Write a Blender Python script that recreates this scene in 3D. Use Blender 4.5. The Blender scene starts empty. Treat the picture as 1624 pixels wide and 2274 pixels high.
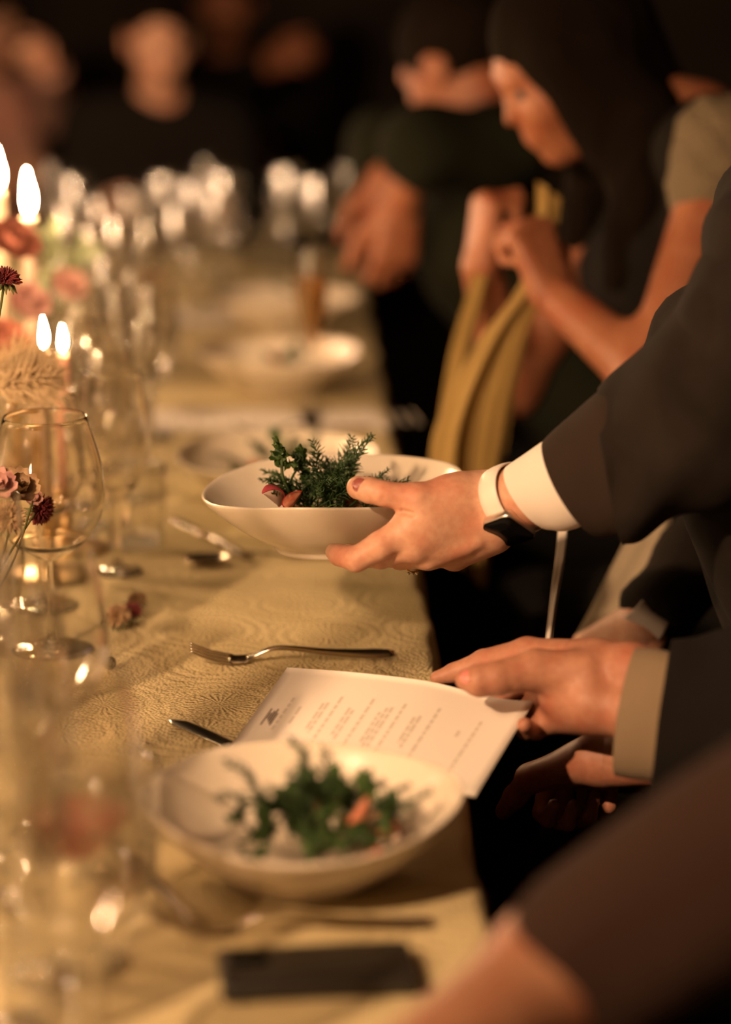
import bpy, bmesh, math, random
import numpy as np
from mathutils import Vector, Matrix
random.seed(7); RNG = np.random.default_rng(7)
S = bpy.context.scene
COL = S.collection

# ---------------------------------------------------------------- camera
W, H = 1624, 2274
LENS, SENS = 85.0, 36.0
F = LENS / SENS * H                      # focal length in pixels (portrait frame, vertical fit)
TABLE = 0.75
CAM = np.array([0.0, 0.0, TABLE + 0.7357])
PITCH, YAW = math.atan(0.2453), math.radians(1.658)
cd = bpy.data.cameras.new('camera'); cam = bpy.data.objects.new('camera', cd); COL.objects.link(cam)
cd.lens = LENS; cd.sensor_fit = 'VERTICAL'; cd.sensor_height = SENS; cd.sensor_width = SENS
cam.location = CAM; cam.rotation_euler = (math.pi/2 - PITCH, 0, -YAW)
cd.clip_start = 0.05; cd.clip_end = 60
cd.dof.use_dof = True; cd.dof.focus_distance = 2.34; cd.dof.aperture_fstop = 1.6; cd.dof.aperture_blades = 9
S.camera = cam
RM = np.array(cam.rotation_euler.to_matrix())

# ---------------------------------------------------------------- world, exposure
w = bpy.data.worlds.new('world'); S.world = w; w.use_nodes = True
bg = w.node_tree.nodes['Background']; bg.inputs[0].default_value = (1.0, 0.62, 0.36, 1); bg.inputs[1].default_value = 0.016
S.view_settings.view_transform = 'Standard'; S.view_settings.look = 'None'
S.view_settings.gamma = 1; S.view_settings.use_curve_mapping = False
S.view_settings.exposure = -0.25
S.cycles.transparent_max_bounces = 48; S.cycles.max_bounces = 12
S.cycles.transmission_bounces = 12; S.cycles.glossy_bounces = 5; S.cycles.diffuse_bounces = 3
S.cycles.caustics_reflective = True; S.cycles.caustics_refractive = True
S.cycles.sample_clamp_indirect = 30.0; S.cycles.sample_clamp_direct = 0.0
S.cycles.use_adaptive_sampling = True; S.cycles.adaptive_threshold = 0.03
S.cycles.use_light_tree = True; S.cycles.blur_glossy = 0.5
FLAME = 620.0
BULB = 4200.0                            # radiance of the added, unseen pendant bulb                           # radiance of a candle flame
FLAME_RGB = (1.0, 0.60, 0.34)

# ---------------------------------------------------------------- projection helpers
def P(u, v, d):                          # pixel + depth -> world
    return CAM + RM @ np.array([(u-W/2)/F*d, -(v-H/2)/F*d, -d])
def T(u, v, h=0.0):                      # pixel -> plane h above the table
    r = RM @ np.array([(u-W/2)/F, -(v-H/2)/F, -1.0])
    t = (TABLE + h - CAM[2]) / r[2]
    return CAM + r*t
def CV(x, y, z):                         # (right, down, away) -> world vector
    return RM @ np.array([x, -y, -z])
def X0(u, Y):                            # x on the table for pixel column u at distance Y
    return (u-652)/F*Y*1.0
def N(v):
    v = np.asarray(v, float); return v/np.linalg.norm(v)

# ---------------------------------------------------------------- object helpers
def link(name, me, mat=None, parent=None):
    o = bpy.data.objects.new(name, me); COL.objects.link(o)
    if mat is not None:
        me.materials.append(mat)
    if parent is not None:
        o.parent = parent
        o.matrix_parent_inverse = Matrix.Identity(4)
    return o
def me_from(name, V, Fc, smooth=True):
    me = bpy.data.meshes.new(name)
    me.from_pydata([tuple(map(float, v)) for v in V], [], [tuple(map(int, f)) for f in Fc])
    if smooth: me.polygons.foreach_set('use_smooth', [True]*len(me.polygons))
    me.update(); return me
def tag(o, label=None, cat=None, group=None, kind=None):
    if label: o['label'] = label
    if cat: o['category'] = cat
    if group: o['group'] = group
    if kind: o['kind'] = kind
    return o
def thing(name, label, cat, loc=(0, 0, 0), rz=0.0, group=None):
    o = bpy.data.objects.new(name, None); COL.objects.link(o)
    o.location = tuple(map(float, loc)); o.rotation_euler = (0, 0, rz); o.empty_display_size = 0.02
    return tag(o, label, cat, group)
def kids(o):
    return [c for c in bpy.data.objects if c.parent == o]
def copy_tree(o, loc=None, rz=None, label=None, group=None, ch=None):
    c = o.copy(); COL.objects.link(c)
    if loc is not None: c.location = tuple(map(float, loc))
    if rz is not None: c.rotation_euler = (c.rotation_euler[0], c.rotation_euler[1], rz)
    if label: c['label'] = label
    if group: c['group'] = group
    def rec(src, dst):
        for k in kids(src):
            d = k.copy(); COL.objects.link(d); d.parent = dst; rec(k, d)
    rec(o, c)
    return c

def lathe(prof, seg=48, wob=None, closed=False):
    V, Fc = [], []
    n = len(prof)
    for i, (r, z) in enumerate(prof):
        for k in range(seg):
            a = 2*math.pi*k/seg
            rr, zz = (r, z) if wob is None else wob(r, z, a)
            V.append((rr*math.cos(a), rr*math.sin(a), zz))
    for i in range(n-1 + (1 if closed else 0)):
        j = (i+1) % n
        for k in range(seg):
            k2 = (k+1) % seg
            Fc.append((i*seg+k, i*seg+k2, j*seg+k2, j*seg+k))
    return V, Fc
def spline(pts, n):
    """Catmull-Rom through pts, n samples."""
    p = np.array(pts, float); m = len(p)
    q = np.vstack([2*p[0]-p[1], p, 2*p[-1]-p[-2]])
    out = []
    for t in np.linspace(0, m-1-1e-9, n):
        i = int(t); f = t-i
        a, b, c, d = q[i], q[i+1], q[i+2], q[i+3]
        out.append(0.5*((2*b)+(-a+c)*f+(2*a-5*b+4*c-d)*f*f+(-a+3*b-3*c+d)*f**3))
    return np.array(out)
def tube(pts, rads, seg=8, cap=True):
    pts = np.array(pts, float); n = len(pts)
    V, Fc = [], []
    up = np.array([0.13, 0.21, 0.97])
    for i in range(n):
        t = N(pts[min(i+1, n-1)] - pts[max(i-1, 0)])
        if abs(np.dot(t, up)) > .95: up = np.array([0.9, 0.3, 0.1])
        x = N(np.cross(up, t)); y = np.cross(t, x)
        r = rads[i] if hasattr(rads, '__len__') else rads
        for k in range(seg):
            a = 2*math.pi*k/seg
            V.append(pts[i] + r*(math.cos(a)*x + math.sin(a)*y))
    for i in range(n-1):
        for k in range(seg):
            k2 = (k+1) % seg
            Fc.append((i*seg+k, i*seg+k2, (i+1)*seg+k2, (i+1)*seg+k))
    if cap:
        Fc.append(tuple(range(seg-1, -1, -1))); Fc.append(tuple(range((n-1)*seg, n*seg)))
    return V, Fc
def join(*parts):
    V, Fc = [], []
    for v, f in parts:
        o = len(V); V += [tuple(x) for x in v]; Fc += [tuple(i+o for i in q) for q in f]
    return V, Fc
def xf(vf, M):
    v, f = vf
    return [tuple(M @ Vector(p)) for p in v], f
def boxvf(x0, x1, y0, y1, z0, z1):
    V = [(x, y, z) for z in (z0, z1) for y in (y0, y1) for x in (x0, x1)]
    return V, [(0, 2, 3, 1), (4, 5, 7, 6), (0, 1, 5, 4), (2, 6, 7, 3), (0, 4, 6, 2), (1, 3, 7, 5)]
def bevelled(name, vf, mat, parent, width, seg=3, smooth=True):
    bm = bmesh.new()
    vs = [bm.verts.new(p) for p in vf[0]]
    for f in vf[1]: bm.faces.new([vs[i] for i in f])
    bmesh.ops.bevel(bm, geom=bm.edges[:], offset=width, segments=seg, profile=0.5, affect='EDGES')
    me = bpy.data.meshes.new(name); bm.to_mesh(me); bm.free()
    if smooth: me.polygons.foreach_set('use_smooth', [True]*len(me.polygons))
    return link(name, me, mat, parent)

# ---------------------------------------------------------------- signed distance modelling
def cone_sd(p, a, b, ra, rb):
    a = np.asarray(a, float); b = np.asarray(b, float)
    ba = b-a; pa = p-a
    h = np.clip((pa @ ba)/max(ba @ ba, 1e-12), 0, 1)
    d = np.linalg.norm(pa - h[:, None]*ba, axis=1)
    return d - (ra + (rb-ra)*h)
def ell_sd(p, c, r, R=None):
    q = p - np.asarray(c, float)
    if R is not None: q = q @ R          # columns of R are the axes
    r = np.asarray(r, float)
    k0 = np.linalg.norm(q/r, axis=1); k1 = np.linalg.norm(q/(r*r), axis=1)
    return k0*(k0-1)/np.maximum(k1, 1e-9)
def smin(a, b, k):
    h = np.clip(0.5+0.5*(b-a)/k, 0, 1)
    return b + (a-b)*h - k*h*(1-h)
def smax(a, b, k): return -smin(-a, -b, k)
def field_chain(prims, k):
    """prims: ('c',a,b,ra,rb) or ('e',c,r,R); smooth union"""
    def fn(p):
        f = None
        for q in prims:
            d = cone_sd(p, *q[1:]) if q[0] == 'c' else ell_sd(p, *q[1:])
            f = d if f is None else smin(f, d, k)
        return f
    return fn
def nets(fn, lo, hi, h, name='surf'):
    lo = np.array(lo, float); hi = np.array(hi, float)
    n = np.ceil((hi-lo)/h).astype(int)+1
    ax = [lo[i]+h*np.arange(n[i]) for i in range(3)]
    Fd = np.empty(n)
    for i in range(0, n[0], 16):
        g = np.stack(np.meshgrid(ax[0][i:i+16], ax[1], ax[2], indexing='ij'), -1).reshape(-1, 3)
        Fd[i:i+16] = fn(g).reshape(-1, n[1], n[2])
    Sg = Fd < 0
    nx, ny, nz = n
    cnt = np.zeros((nx-1, ny-1, nz-1), int)
    offs = [(i, j, k) for i in (0, 1) for j in (0, 1) for k in (0, 1)]
    for (i, j, k) in offs: cnt += Sg[i:nx-1+i, j:ny-1+j, k:nz-1+k]
    act = (cnt > 0) & (cnt < 8)
    idx = -np.ones(cnt.shape, int); cells = np.argwhere(act); idx[act] = np.arange(len(cells))
    acc = np.zeros((len(cells), 3)); num = np.zeros(len(cells))
    for a in offs:
        for b in offs:
            if sum(b)-sum(a) == 1 and all(b[i] >= a[i] for i in range(3)):
                A = cells+np.array(a); B = cells+np.array(b)
                fa = Fd[A[:, 0], A[:, 1], A[:, 2]]; fb = Fd[B[:, 0], B[:, 1], B[:, 2]]
                m = (fa < 0) != (fb < 0)
                t = np.where(m, fa/np.where(m, fa-fb, 1), 0)
                pt = np.array(a)+t[:, None]*(np.array(b)-np.array(a))
                acc[m] += pt[m]; num[m] += 1
    V = lo+h*(cells+acc/num[:, None])
    Q = []
    def quads(m, i0, c0, c1, c2, c3, flip):
        q = np.stack([c0, c1, c2, c3], 1)
        q[flip] = q[flip][:, ::-1]
        Q.append(q[(q >= 0).all(1)])
    E = np.argwhere(Sg[:-1, 1:-1, 1:-1] != Sg[1:, 1:-1, 1:-1]) + [0, 1, 1]
    i, j, k = E.T; quads(None, 0, idx[i, j-1, k-1], idx[i, j, k-1], idx[i, j, k], idx[i, j-1, k], ~Sg[i, j, k])
    E = np.argwhere(Sg[1:-1, :-1, 1:-1] != Sg[1:-1, 1:, 1:-1]) + [1, 0, 1]
    i, j, k = E.T; quads(None, 0, idx[i-1, j, k-1], idx[i-1, j, k], idx[i, j, k], idx[i, j, k-1], ~Sg[i, j, k])
    E = np.argwhere(Sg[1:-1, 1:-1, :-1] != Sg[1:-1, 1:-1, 1:]) + [1, 1, 0]
    i, j, k = E.T; quads(None, 0, idx[i-1, j-1, k], idx[i, j-1, k], idx[i, j, k], idx[i-1, j, k], ~Sg[i, j, k])
    Q = np.concatenate(Q)
    # one relaxation pass along the edges
    for _ in range(1):
        s = np.zeros_like(V); c = np.zeros(len(V))
        for a in range(4):
            x, y = Q[:, a], Q[:, (a+1) % 4]
            np.add.at(s, x, V[y]); np.add.at(c, x, 1); np.add.at(s, y, V[x]); np.add.at(c, y, 1)
        V = np.where(c[:, None] > 0, 0.6*V+0.4*s/np.maximum(c, 1)[:, None], V)
    return V, Q
def np_mesh(name, *VQ):
    V = np.concatenate([v for v, q in VQ]); off = 0; Q = []
    for v, q in VQ: Q.append(q+off); off += len(v)
    Q = np.concatenate(Q)
    me = bpy.data.meshes.new(name)
    me.vertices.add(len(V)); me.vertices.foreach_set('co', V.astype(np.float32).ravel())
    me.loops.add(len(Q)*4); me.loops.foreach_set('vertex_index', Q.astype(np.int32).ravel())
    me.polygons.add(len(Q)); me.polygons.foreach_set('loop_start', np.arange(0, len(Q)*4, 4, dtype=np.int32))
    me.polygons.foreach_set('use_smooth', np.ones(len(Q), bool))
    me.update(calc_edges=True); me.validate(); return me
def bounds(prims, pad):
    lo = np.full(3, 1e9); hi = -lo
    for q in prims:
        if q[0] == 'c':
            for c, r in ((q[1], q[3]), (q[2], q[4])):
                lo = np.minimum(lo, np.asarray(c)-r); hi = np.maximum(hi, np.asarray(c)+r)
        else:
            r = max(q[2]); lo = np.minimum(lo, np.asarray(q[1])-r); hi = np.maximum(hi, np.asarray(q[1])+r)
    return lo-pad, hi+pad

# ---------------------------------------------------------------- materials
def mat(name, col=(.5, .5, .5), rough=.5, **kw):
    m = bpy.data.materials.new(name); m.use_nodes = True
    b = m.node_tree.nodes['Principled BSDF']
    b.inputs['Base Color'].default_value = (*col, 1); b.inputs['Roughness'].default_value = rough
    for k, v in kw.items():
        b.inputs[k].default_value = v
    return m
def nodes(m): return m.node_tree.nodes, m.node_tree.links, m.node_tree.nodes['Principled BSDF']
def add_noise_color(m, c1, c2, scale, detail=4, coord='Object', lo=.35, hi=.65):
    n, l, b = nodes(m)
    tc = n.new('ShaderNodeTexCoord'); tx = n.new('ShaderNodeTexNoise'); cr = n.new('ShaderNodeValToRGB')
    tx.inputs['Scale'].default_value = scale; tx.inputs['Detail'].default_value = detail
    cr.color_ramp.elements[0].color = (*c1, 1); cr.color_ramp.elements[1].color = (*c2, 1)
    cr.color_ramp.elements[0].position = lo; cr.color_ramp.elements[1].position = hi
    l.new(tc.outputs[coord], tx.inputs['Vector']); l.new(tx.outputs['Fac'], cr.inputs['Fac']); l.new(cr.outputs['Color'], b.inputs['Base Color'])
    return m
def add_bump(m, scale, strength, dist=.001, kind='noise', coord='Object'):
    n, l, b = nodes(m)
    tc = n.new('ShaderNodeTexCoord')
    tx = n.new('ShaderNodeTexNoise' if kind == 'noise' else 'ShaderNodeTexVoronoi'); tx.inputs['Scale'].default_value = scale
    bp = n.new('ShaderNodeBump'); bp.inputs['Strength'].default_value = strength; bp.inputs['Distance'].default_value = dist
    l.new(tc.outputs[coord], tx.inputs['Vector']); l.new(tx.outputs[0], bp.inputs['Height']); l.new(bp.outputs['Normal'], b.inputs['Normal'])
    return m
def weave(m, scale, strength, dist=.0006):
    """woven cloth relief"""
    n, l, b = nodes(m)
    tc = n.new('ShaderNodeTexCoord'); hs = []
    for d in ('X', 'Z'):
        wv = n.new('ShaderNodeTexWave'); wv.bands_direction = d; wv.inputs['Scale'].default_value = scale; wv.inputs['Distortion'].default_value = .6
        l.new(tc.outputs['Object'], wv.inputs['Vector']); hs.append(wv)
    ad = n.new('ShaderNodeMath'); ad.operation = 'ADD'; l.new(hs[0].outputs['Fac'], ad.inputs[0]); l.new(hs[1].outputs['Fac'], ad.inputs[1])
    bp = n.new('ShaderNodeBump'); bp.inputs['Strength'].default_value = strength; bp.inputs['Distance'].default_value = dist
    l.new(ad.outputs[0], bp.inputs['Height']); l.new(bp.outputs['Normal'], b.inputs['Normal'])
    return m
def skin(name, c1, c2, sss=.12):
    m = mat(name, c1, .5)
    n, l, b = nodes(m)
    b.inputs['Subsurface Weight'].default_value = sss; b.inputs['Subsurface Radius'].default_value = (1.0, .35, .2); b.inputs['Subsurface Scale'].default_value = .006
    b.inputs['Specular IOR Level'].default_value = .35
    tc = n.new('ShaderNodeTexCoord')
    t1 = n.new('ShaderNodeTexNoise'); t1.inputs['Scale'].default_value = 26; t1.inputs['Detail'].default_value = 3
    t2 = n.new('ShaderNodeTexNoise'); t2.inputs['Scale'].default_value = 150; t2.inputs['Detail'].default_value = 5
    for t in (t1, t2): l.new(tc.outputs['Object'], t.inputs['Vector'])
    cr = n.new('ShaderNodeValToRGB'); cr.color_ramp.elements[0].position = .32; cr.color_ramp.elements[1].position = .68
    red = (c1[0]*.98, c1[1]*.80, c1[2]*.78)
    cr.color_ramp.elements[0].color = (*red, 1); cr.color_ramp.elements[1].color = (*c2, 1)
    e = cr.color_ramp.elements.new(.5); e.color = (*c1, 1)
    l.new(t1.outputs['Fac'], cr.inputs['Fac'])
    mx = n.new('ShaderNodeMixRGB'); mx.blend_type = 'MULTIPLY'; mx.inputs[0].default_value = .35
    c3 = n.new('ShaderNodeValToRGB'); c3.color_ramp.elements[0].position = .35; c3.color_ramp.elements[1].position = .6
    c3.color_ramp.elements[0].color = (.72, .55, .50, 1); c3.color_ramp.elements[1].color = (1, 1, 1, 1)
    l.new(t2.outputs['Fac'], c3.inputs['Fac']); l.new(cr.outputs['Color'], mx.inputs[1]); l.new(c3.outputs['Color'], mx.inputs[2])
    l.new(mx.outputs[0], b.inputs['Base Color'])
    v = n.new('ShaderNodeTexVoronoi'); v.inputs['Scale'].default_value = 620; v.feature = 'DISTANCE_TO_EDGE'; l.new(tc.outputs['Object'], v.inputs['Vector'])
    ad = n.new('ShaderNodeMath'); ad.operation = 'MULTIPLY_ADD'; ad.inputs[1].default_value = .6; l.new(v.outputs[0], ad.inputs[0]); l.new(t2.outputs['Fac'], ad.inputs[2])
    bp = n.new('ShaderNodeBump'); bp.inputs['Strength'].default_value = .35; bp.inputs['Distance'].default_value = .0007
    l.new(ad.outputs[0], bp.inputs['Height']); l.new(bp.outputs['Normal'], b.inputs['Normal'])
    return m
def emit(name, col, st):
    m = bpy.data.materials.new(name); m.use_nodes = True; nt = m.node_tree
    nt.nodes.remove(nt.nodes['Principled BSDF'])
    e = nt.nodes.new('ShaderNodeEmission'); e.inputs[0].default_value = (*col, 1); e.inputs[1].default_value = st
    nt.links.new(e.outputs[0], nt.nodes['Material Output'].inputs[0]); return m
def thin_glass(name, tint=(.97, .96, .93), edge=(.50, .42, .32), rough=.06, gain=1.0):
    """clear thin-walled glass: Schlick reflection over straight transmission that darkens as the path through the wall lengthens"""
    m = bpy.data.materials.new(name); m.use_nodes = True; nt = m.node_tree; n, l = nt.nodes, nt.links
    n.remove(n['Principled BSDF'])
    lw = n.new('ShaderNodeLayerWeight'); lw.inputs['Blend'].default_value = .5
    pw = n.new('ShaderNodeMath'); pw.operation = 'POWER'; pw.inputs[1].default_value = 5
    mu = n.new('ShaderNodeMath'); mu.operation = 'MULTIPLY_ADD'; mu.inputs[1].default_value = .90*gain; mu.inputs[2].default_value = .05*gain
    l.new(lw.outputs['Facing'], pw.inputs[0]); l.new(pw.outputs[0], mu.inputs[0])
    p2 = n.new('ShaderNodeMath'); p2.operation = 'POWER'; p2.inputs[1].default_value = 7
    l.new(lw.outputs['Facing'], p2.inputs[0])
    mx = n.new('ShaderNodeMixRGB'); mx.inputs[1].default_value = (*tint, 1); mx.inputs[2].default_value = (*edge, 1); l.new(p2.outputs[0], mx.inputs[0])
    tr = n.new('ShaderNodeBsdfTransparent'); l.new(mx.outputs[0], tr.inputs[0])
    gl = n.new('ShaderNodeBsdfGlossy'); gl.inputs['Roughness'].default_value = rough
    ms = n.new('ShaderNodeMixShader'); l.new(mu.outputs[0], ms.inputs[0]); l.new(tr.outputs[0], ms.inputs[1]); l.new(gl.outputs[0], ms.inputs[2])
    l.new(ms.outputs[0], n['Material Output'].inputs[0]); return m

def cloth_material():
    m = mat('matelasse_cloth', (.57, .47, .28), .85)
    n, l, b = nodes(m)
    tc = n.new('ShaderNodeTexCoord')
    mp = n.new('ShaderNodeMapping'); l.new(tc.outputs['Object'], mp.inputs['Vector'])
    def math_(op, a, c=None, d=None):
        k = n.new('ShaderNodeMath'); k.operation = op
        for i, x in enumerate((a, c, d)):
            if x is None: continue
            if isinstance(x, (int, float)): k.inputs[i].default_value = x
            else: l.new(x, k.inputs[i])
        return k.outputs[0]
    big = n.new('ShaderNodeTexVoronoi'); big.voronoi_dimensions = '2D'; big.inputs['Scale'].default_value = 9; big.inputs['Randomness'].default_value = .35
    l.new(mp.outputs[0], big.inputs['Vector'])
    sub = n.new('ShaderNodeVectorMath'); sub.operation = 'SUBTRACT'
    l.new(mp.outputs[0], sub.inputs[0]); l.new(big.outputs['Position'], sub.inputs[1])
    sx = n.new('ShaderNodeSeparateXYZ'); l.new(sub.outputs[0], sx.inputs[0])
    ang = math_('ARCTAN2', sx.outputs[1], sx.outputs[0])
    fan = math_('SINE', math_('MULTIPLY', ang, 26.0))
    ring = math_('SINE', math_('MULTIPLY', big.outputs['Distance'], 46.0))
    band = math_('GREATER_THAN', big.outputs['Distance'], .32)
    core = math_('MULTIPLY', math_('SUBTRACT', big.outputs['Distance'], .06), 9.0); cl = n.new('ShaderNodeClamp'); l.new(core, cl.inputs[0])
    pat = math_('ADD', math_('MULTIPLY', math_('MULTIPLY', fan, cl.outputs[0]), math_('SUBTRACT', 1.0, band)), math_('MULTIPLY', ring, band))
    fine = n.new('ShaderNodeTexVoronoi'); fine.voronoi_dimensions = '2D'; fine.feature = 'SMOOTH_F1'; fine.inputs['Scale'].default_value = 290
    l.new(mp.outputs[0], fine.inputs['Vector'])
    h = math_('ADD', math_('MULTIPLY', pat, .22), math_('MULTIPLY', fine.outputs['Distance'], -.85))
    bp = n.new('ShaderNodeBump'); bp.inputs['Strength'].default_value = .9; bp.inputs['Distance'].default_value = .0022
    l.new(h, bp.inputs['Height']); l.new(bp.outputs['Normal'], b.inputs['Normal'])
    cr = n.new('ShaderNodeValToRGB'); cr.color_ramp.elements[0].color = (.46, .375, .18, 1); cr.color_ramp.elements[1].color = (.60, .495, .265, 1)
    cr.color_ramp.elements[0].position = .0; cr.color_ramp.elements[1].position = .7
    l.new(math_('MULTIPLY_ADD', h, .5, .7), cr.inputs['Fac']); l.new(cr.outputs['Color'], b.inputs['Base Color'])
    return m

M = {}
M['cloth'] = cloth_material()
M['ceramic'] = mat('ivory_ceramic', (.74, .66, .52), .22); add_noise_color(M['ceramic'], (.70, .62, .48), (.78, .70, .56), 14)
M['paper'] = mat('card_paper', (.82, .76, .66), .75)
M['ink'] = mat('grey_ink', (.63, .57, .47), .8)
M['ink_dark'] = mat('dark_ink', (.16, .12, .10), .8)
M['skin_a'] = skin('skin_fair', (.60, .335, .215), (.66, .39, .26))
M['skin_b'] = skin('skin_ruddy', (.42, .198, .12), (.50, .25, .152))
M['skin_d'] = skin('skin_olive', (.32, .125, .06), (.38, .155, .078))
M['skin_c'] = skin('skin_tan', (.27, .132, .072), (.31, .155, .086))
M['nail'] = mat('nail_varnish', (.30, .085, .065), .3)
M['nail_plain'] = mat('nail_pink', (.62, .22, .17), .35)
NS = {'Specular IOR Level': .15}
M['jacket'] = weave(mat('dark_linen', (.013, .0095, .007), .95, **NS), 700, .25)
add_noise_color(M['jacket'], (.010, .0072, .0052), (.017, .0125, .009), 18)
M['jacket_lining'] = weave(mat('brown_linen', (.026, .017, .012), .95, **NS), 700, .25)
M['jacket_b'] = weave(mat('black_wool', (.0065, .005, .004), .95, **NS), 600, .2)
M['brown_top'] = weave(mat('brown_cotton', (.024, .012, .008), .95, **NS), 600, .2)
M['dark_top'] = weave(mat('dark_cotton', (.009, .007, .0055), .95, **NS), 600, .2)
M['green_top'] = weave(mat('dark_green_cotton', (.010, .011, .005), .95, **NS), 600, .2)
M['trousers'] = weave(mat('black_trousers', (.008, .007, .006), .95, **NS), 600, .2)
M['shirt'] = weave(mat('white_shirt_cotton', (.70, .64, .55), .85), 900, .15)
M['shirt_shade'] = weave(mat('shaded_shirt_cotton', (.20, .145, .085), .9), 900, .15)  # cuff cotton darkened in its colour to stand for shade
M['lace'] = add_bump(mat('cream_lace', (.15, .115, .066), .9), 130, .8, .004, 'vor')
M['pale_dress'] = add_bump(mat('pale_linen', (.33, .27, .18), .9), 30, .4, .004)
M['pink_top'] = mat('pink_blouse', (.62, .34, .26), .8)
M['hair'] = mat('dark_brown_hair', (.008, .005, .003), .85, **{'Specular IOR Level': .04}); add_bump(M['hair'], 160, .6, .002)
M['shoe'] = mat('black_leather', (.015, .012, .01), .4)
M['strap'] = mat('white_silicone', (.78, .70, .60), .5)
M['alu'] = mat('satin_aluminium', (.72, .66, .58), .32, Metallic=1.0)
M['screen'] = mat('black_screen_glass', (.004, .004, .004), .12, **{'Specular IOR Level': .08})
M['steel'] = mat('polished_steel', (.62, .56, .48), .16, Metallic=1.0)
M['gold'] = mat('gold', (.85, .60, .28), .2, Metallic=1.0)
M['stone'] = mat('gem_stone', (.8, .75, .68), .05, **{'Transmission Weight': .8})
M['phone'] = mat('phone_case', (.020, .017, .013), .45)
M['mustard'] = weave(add_noise_color(mat('mustard_linen', (.30, .19, .05), .9), (.26, .165, .042), (.33, .215, .06), 9), 500, .3)
M['brass'] = mat('aged_brass', (.52, .36, .16), .3, Metallic=1.0)
M['wax'] = mat('pink_wax', (.50, .27, .20), .6); M['wax'].node_tree.nodes['Principled BSDF'].inputs['Subsurface Weight'].default_value = .2
M['wax_cream'] = mat('cream_wax', (.74, .58, .42), .5)
M['wick'] = mat('burnt_wick', (.01, .008, .006), .9)
M['flame'] = emit('candle_flame', FLAME_RGB, FLAME)
M['flame_low'] = emit('low_candle_flame', (1.0, .62, .30), 700.0)
M['glass'] = thin_glass('clear_glass', edge=(.30, .22, .14), rough=.06, gain=1.3)
M['glass_soft'] = thin_glass('clear_glass_used', tint=(.98, .975, .96), edge=(.74, .64, .50), rough=.14, gain=2.8)
M['glass_near'] = thin_glass('clear_glass_front', tint=(.985, .98, .965), edge=(.66, .55, .42), rough=.10, gain=2.7)
M['glass_solid'] = mat('solid_glass', (.97, .95, .92), .04, **{'Transmission Weight': 1.0, 'IOR': 1.5})
M['rose_wine'] = mat('rose_wine', (.86, .17, .17), .05, **{'Transmission Weight': .35, 'IOR': 1.33})
M['amber_wine'] = mat('amber_wine', (.75, .42, .12), .05, **{'Transmission Weight': .8, 'IOR': 1.33})
M['leaf'] = add_noise_color(mat('parsley_green', (.05, .11, .022), .5), (.028, .075, .014), (.085, .15, .03), 60)
M['dill'] = add_noise_color(mat('dill_green', (.03, .075, .02), .55), (.022, .058, .014), (.05, .10, .025), 60)
M['tomato_skin'] = mat('tomato_red', (.52, .045, .03), .2); M['tomato_flesh'] = add_noise_color(mat('tomato_flesh', (.68, .22, .13), .35), (.60, .15, .08), (.74, .34, .20), 90)
M['radish'] = mat('radish_pink', (.66, .10, .13), .25); M['radish_flesh'] = mat('radish_white', (.82, .60, .50), .35)
M['burgundy'] = add_noise_color(mat('burgundy_petal', (.13, .018, .02), .7), (.09, .012, .014), (.22, .03, .03), 80)
M['dusty_pink'] = add_noise_color(mat('dusty_pink_petal', (.42, .20, .17), .8), (.34, .15, .13), (.48, .27, .22), 40)
M['coral'] = mat('coral_petal', (.36, .12, .075), .8)
M['tan_petal'] = add_noise_color(mat('dried_tan_petal', (.40, .25, .13), .8), (.28, .16, .08), (.50, .34, .18), 60)
M['straw'] = mat('straw_awn', (.70, .54, .31), .8)
M['green_stem'] = mat('olive_stem', (.10, .11, .03), .7)
M['sage'] = mat('sage_leaf', (.24, .27, .15), .7)
M['wood_dark'] = add_noise_color(mat('dark_wood', (.03, .018, .010), .6), (.02, .012, .007), (.05, .028, .015), 12)
M['wall'] = add_noise_color(mat('dark_plaster', (.05, .036, .026), .95), (.042, .03, .022), (.06, .043, .03), 3)
M['floor'] = add_noise_color(mat('dark_floor', (.030, .021, .015), .7), (.02, .014, .010), (.04, .028, .02), 5)

# ---------------------------------------------------------------- the hall
def room():
    for nm, b, mm in (('floor', (-4, 4, -2, 10, -.1, 0), 'floor'), ('ceiling', (-4, 4, -2, 10, 3.2, 3.3), 'wall'),
                      ('wall_back', (-4, 4, 10, 10.1, 0, 3.2), 'wall'), ('wall_left', (-4.1, -4, -2, 10, 0, 3.2), 'wall'),
                      ('wall_right', (4, 4.1, -2, 10, 0, 3.2), 'wall'), ('wall_front', (-4, 4, -2.1, -2, 0, 3.2), 'wall')):
        v, f = boxvf(*b)
        tag(link(nm, me_from(nm, v, f, False), M[mm]), kind='structure')
room()

def added_pendant_lamp(loc):  # unseen bulb added as key light that throws the held bowl's shadow
    r = thing('added_pendant_lamp', 'bare warm pendant bulb added unseen as key light, hanging from the ceiling', 'lamp', loc)
    link('cord', me_from('cord', *tube([(0, 0, .06), (0, 0, 3.2-loc[2])], .004, 8)), M['wood_dark'], r)
    v, f = lathe([(.001, .105), (.018, .10), (.020, .06), (.019, .035), (.001, .034)], 24)
    link('socket', me_from('socket', v, f), M['brass'], r)
    v, f = lathe([(.045*math.sin(a), -.045*math.cos(a)-.006) for a in np.linspace(.02, math.pi-.42, 16)], 24)
    link('bulb', me_from('bulb', v, f), emit('bulb_glow', FLAME_RGB, BULB), r)
added_pendant_lamp((-1.10, .42, 2.12))

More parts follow.
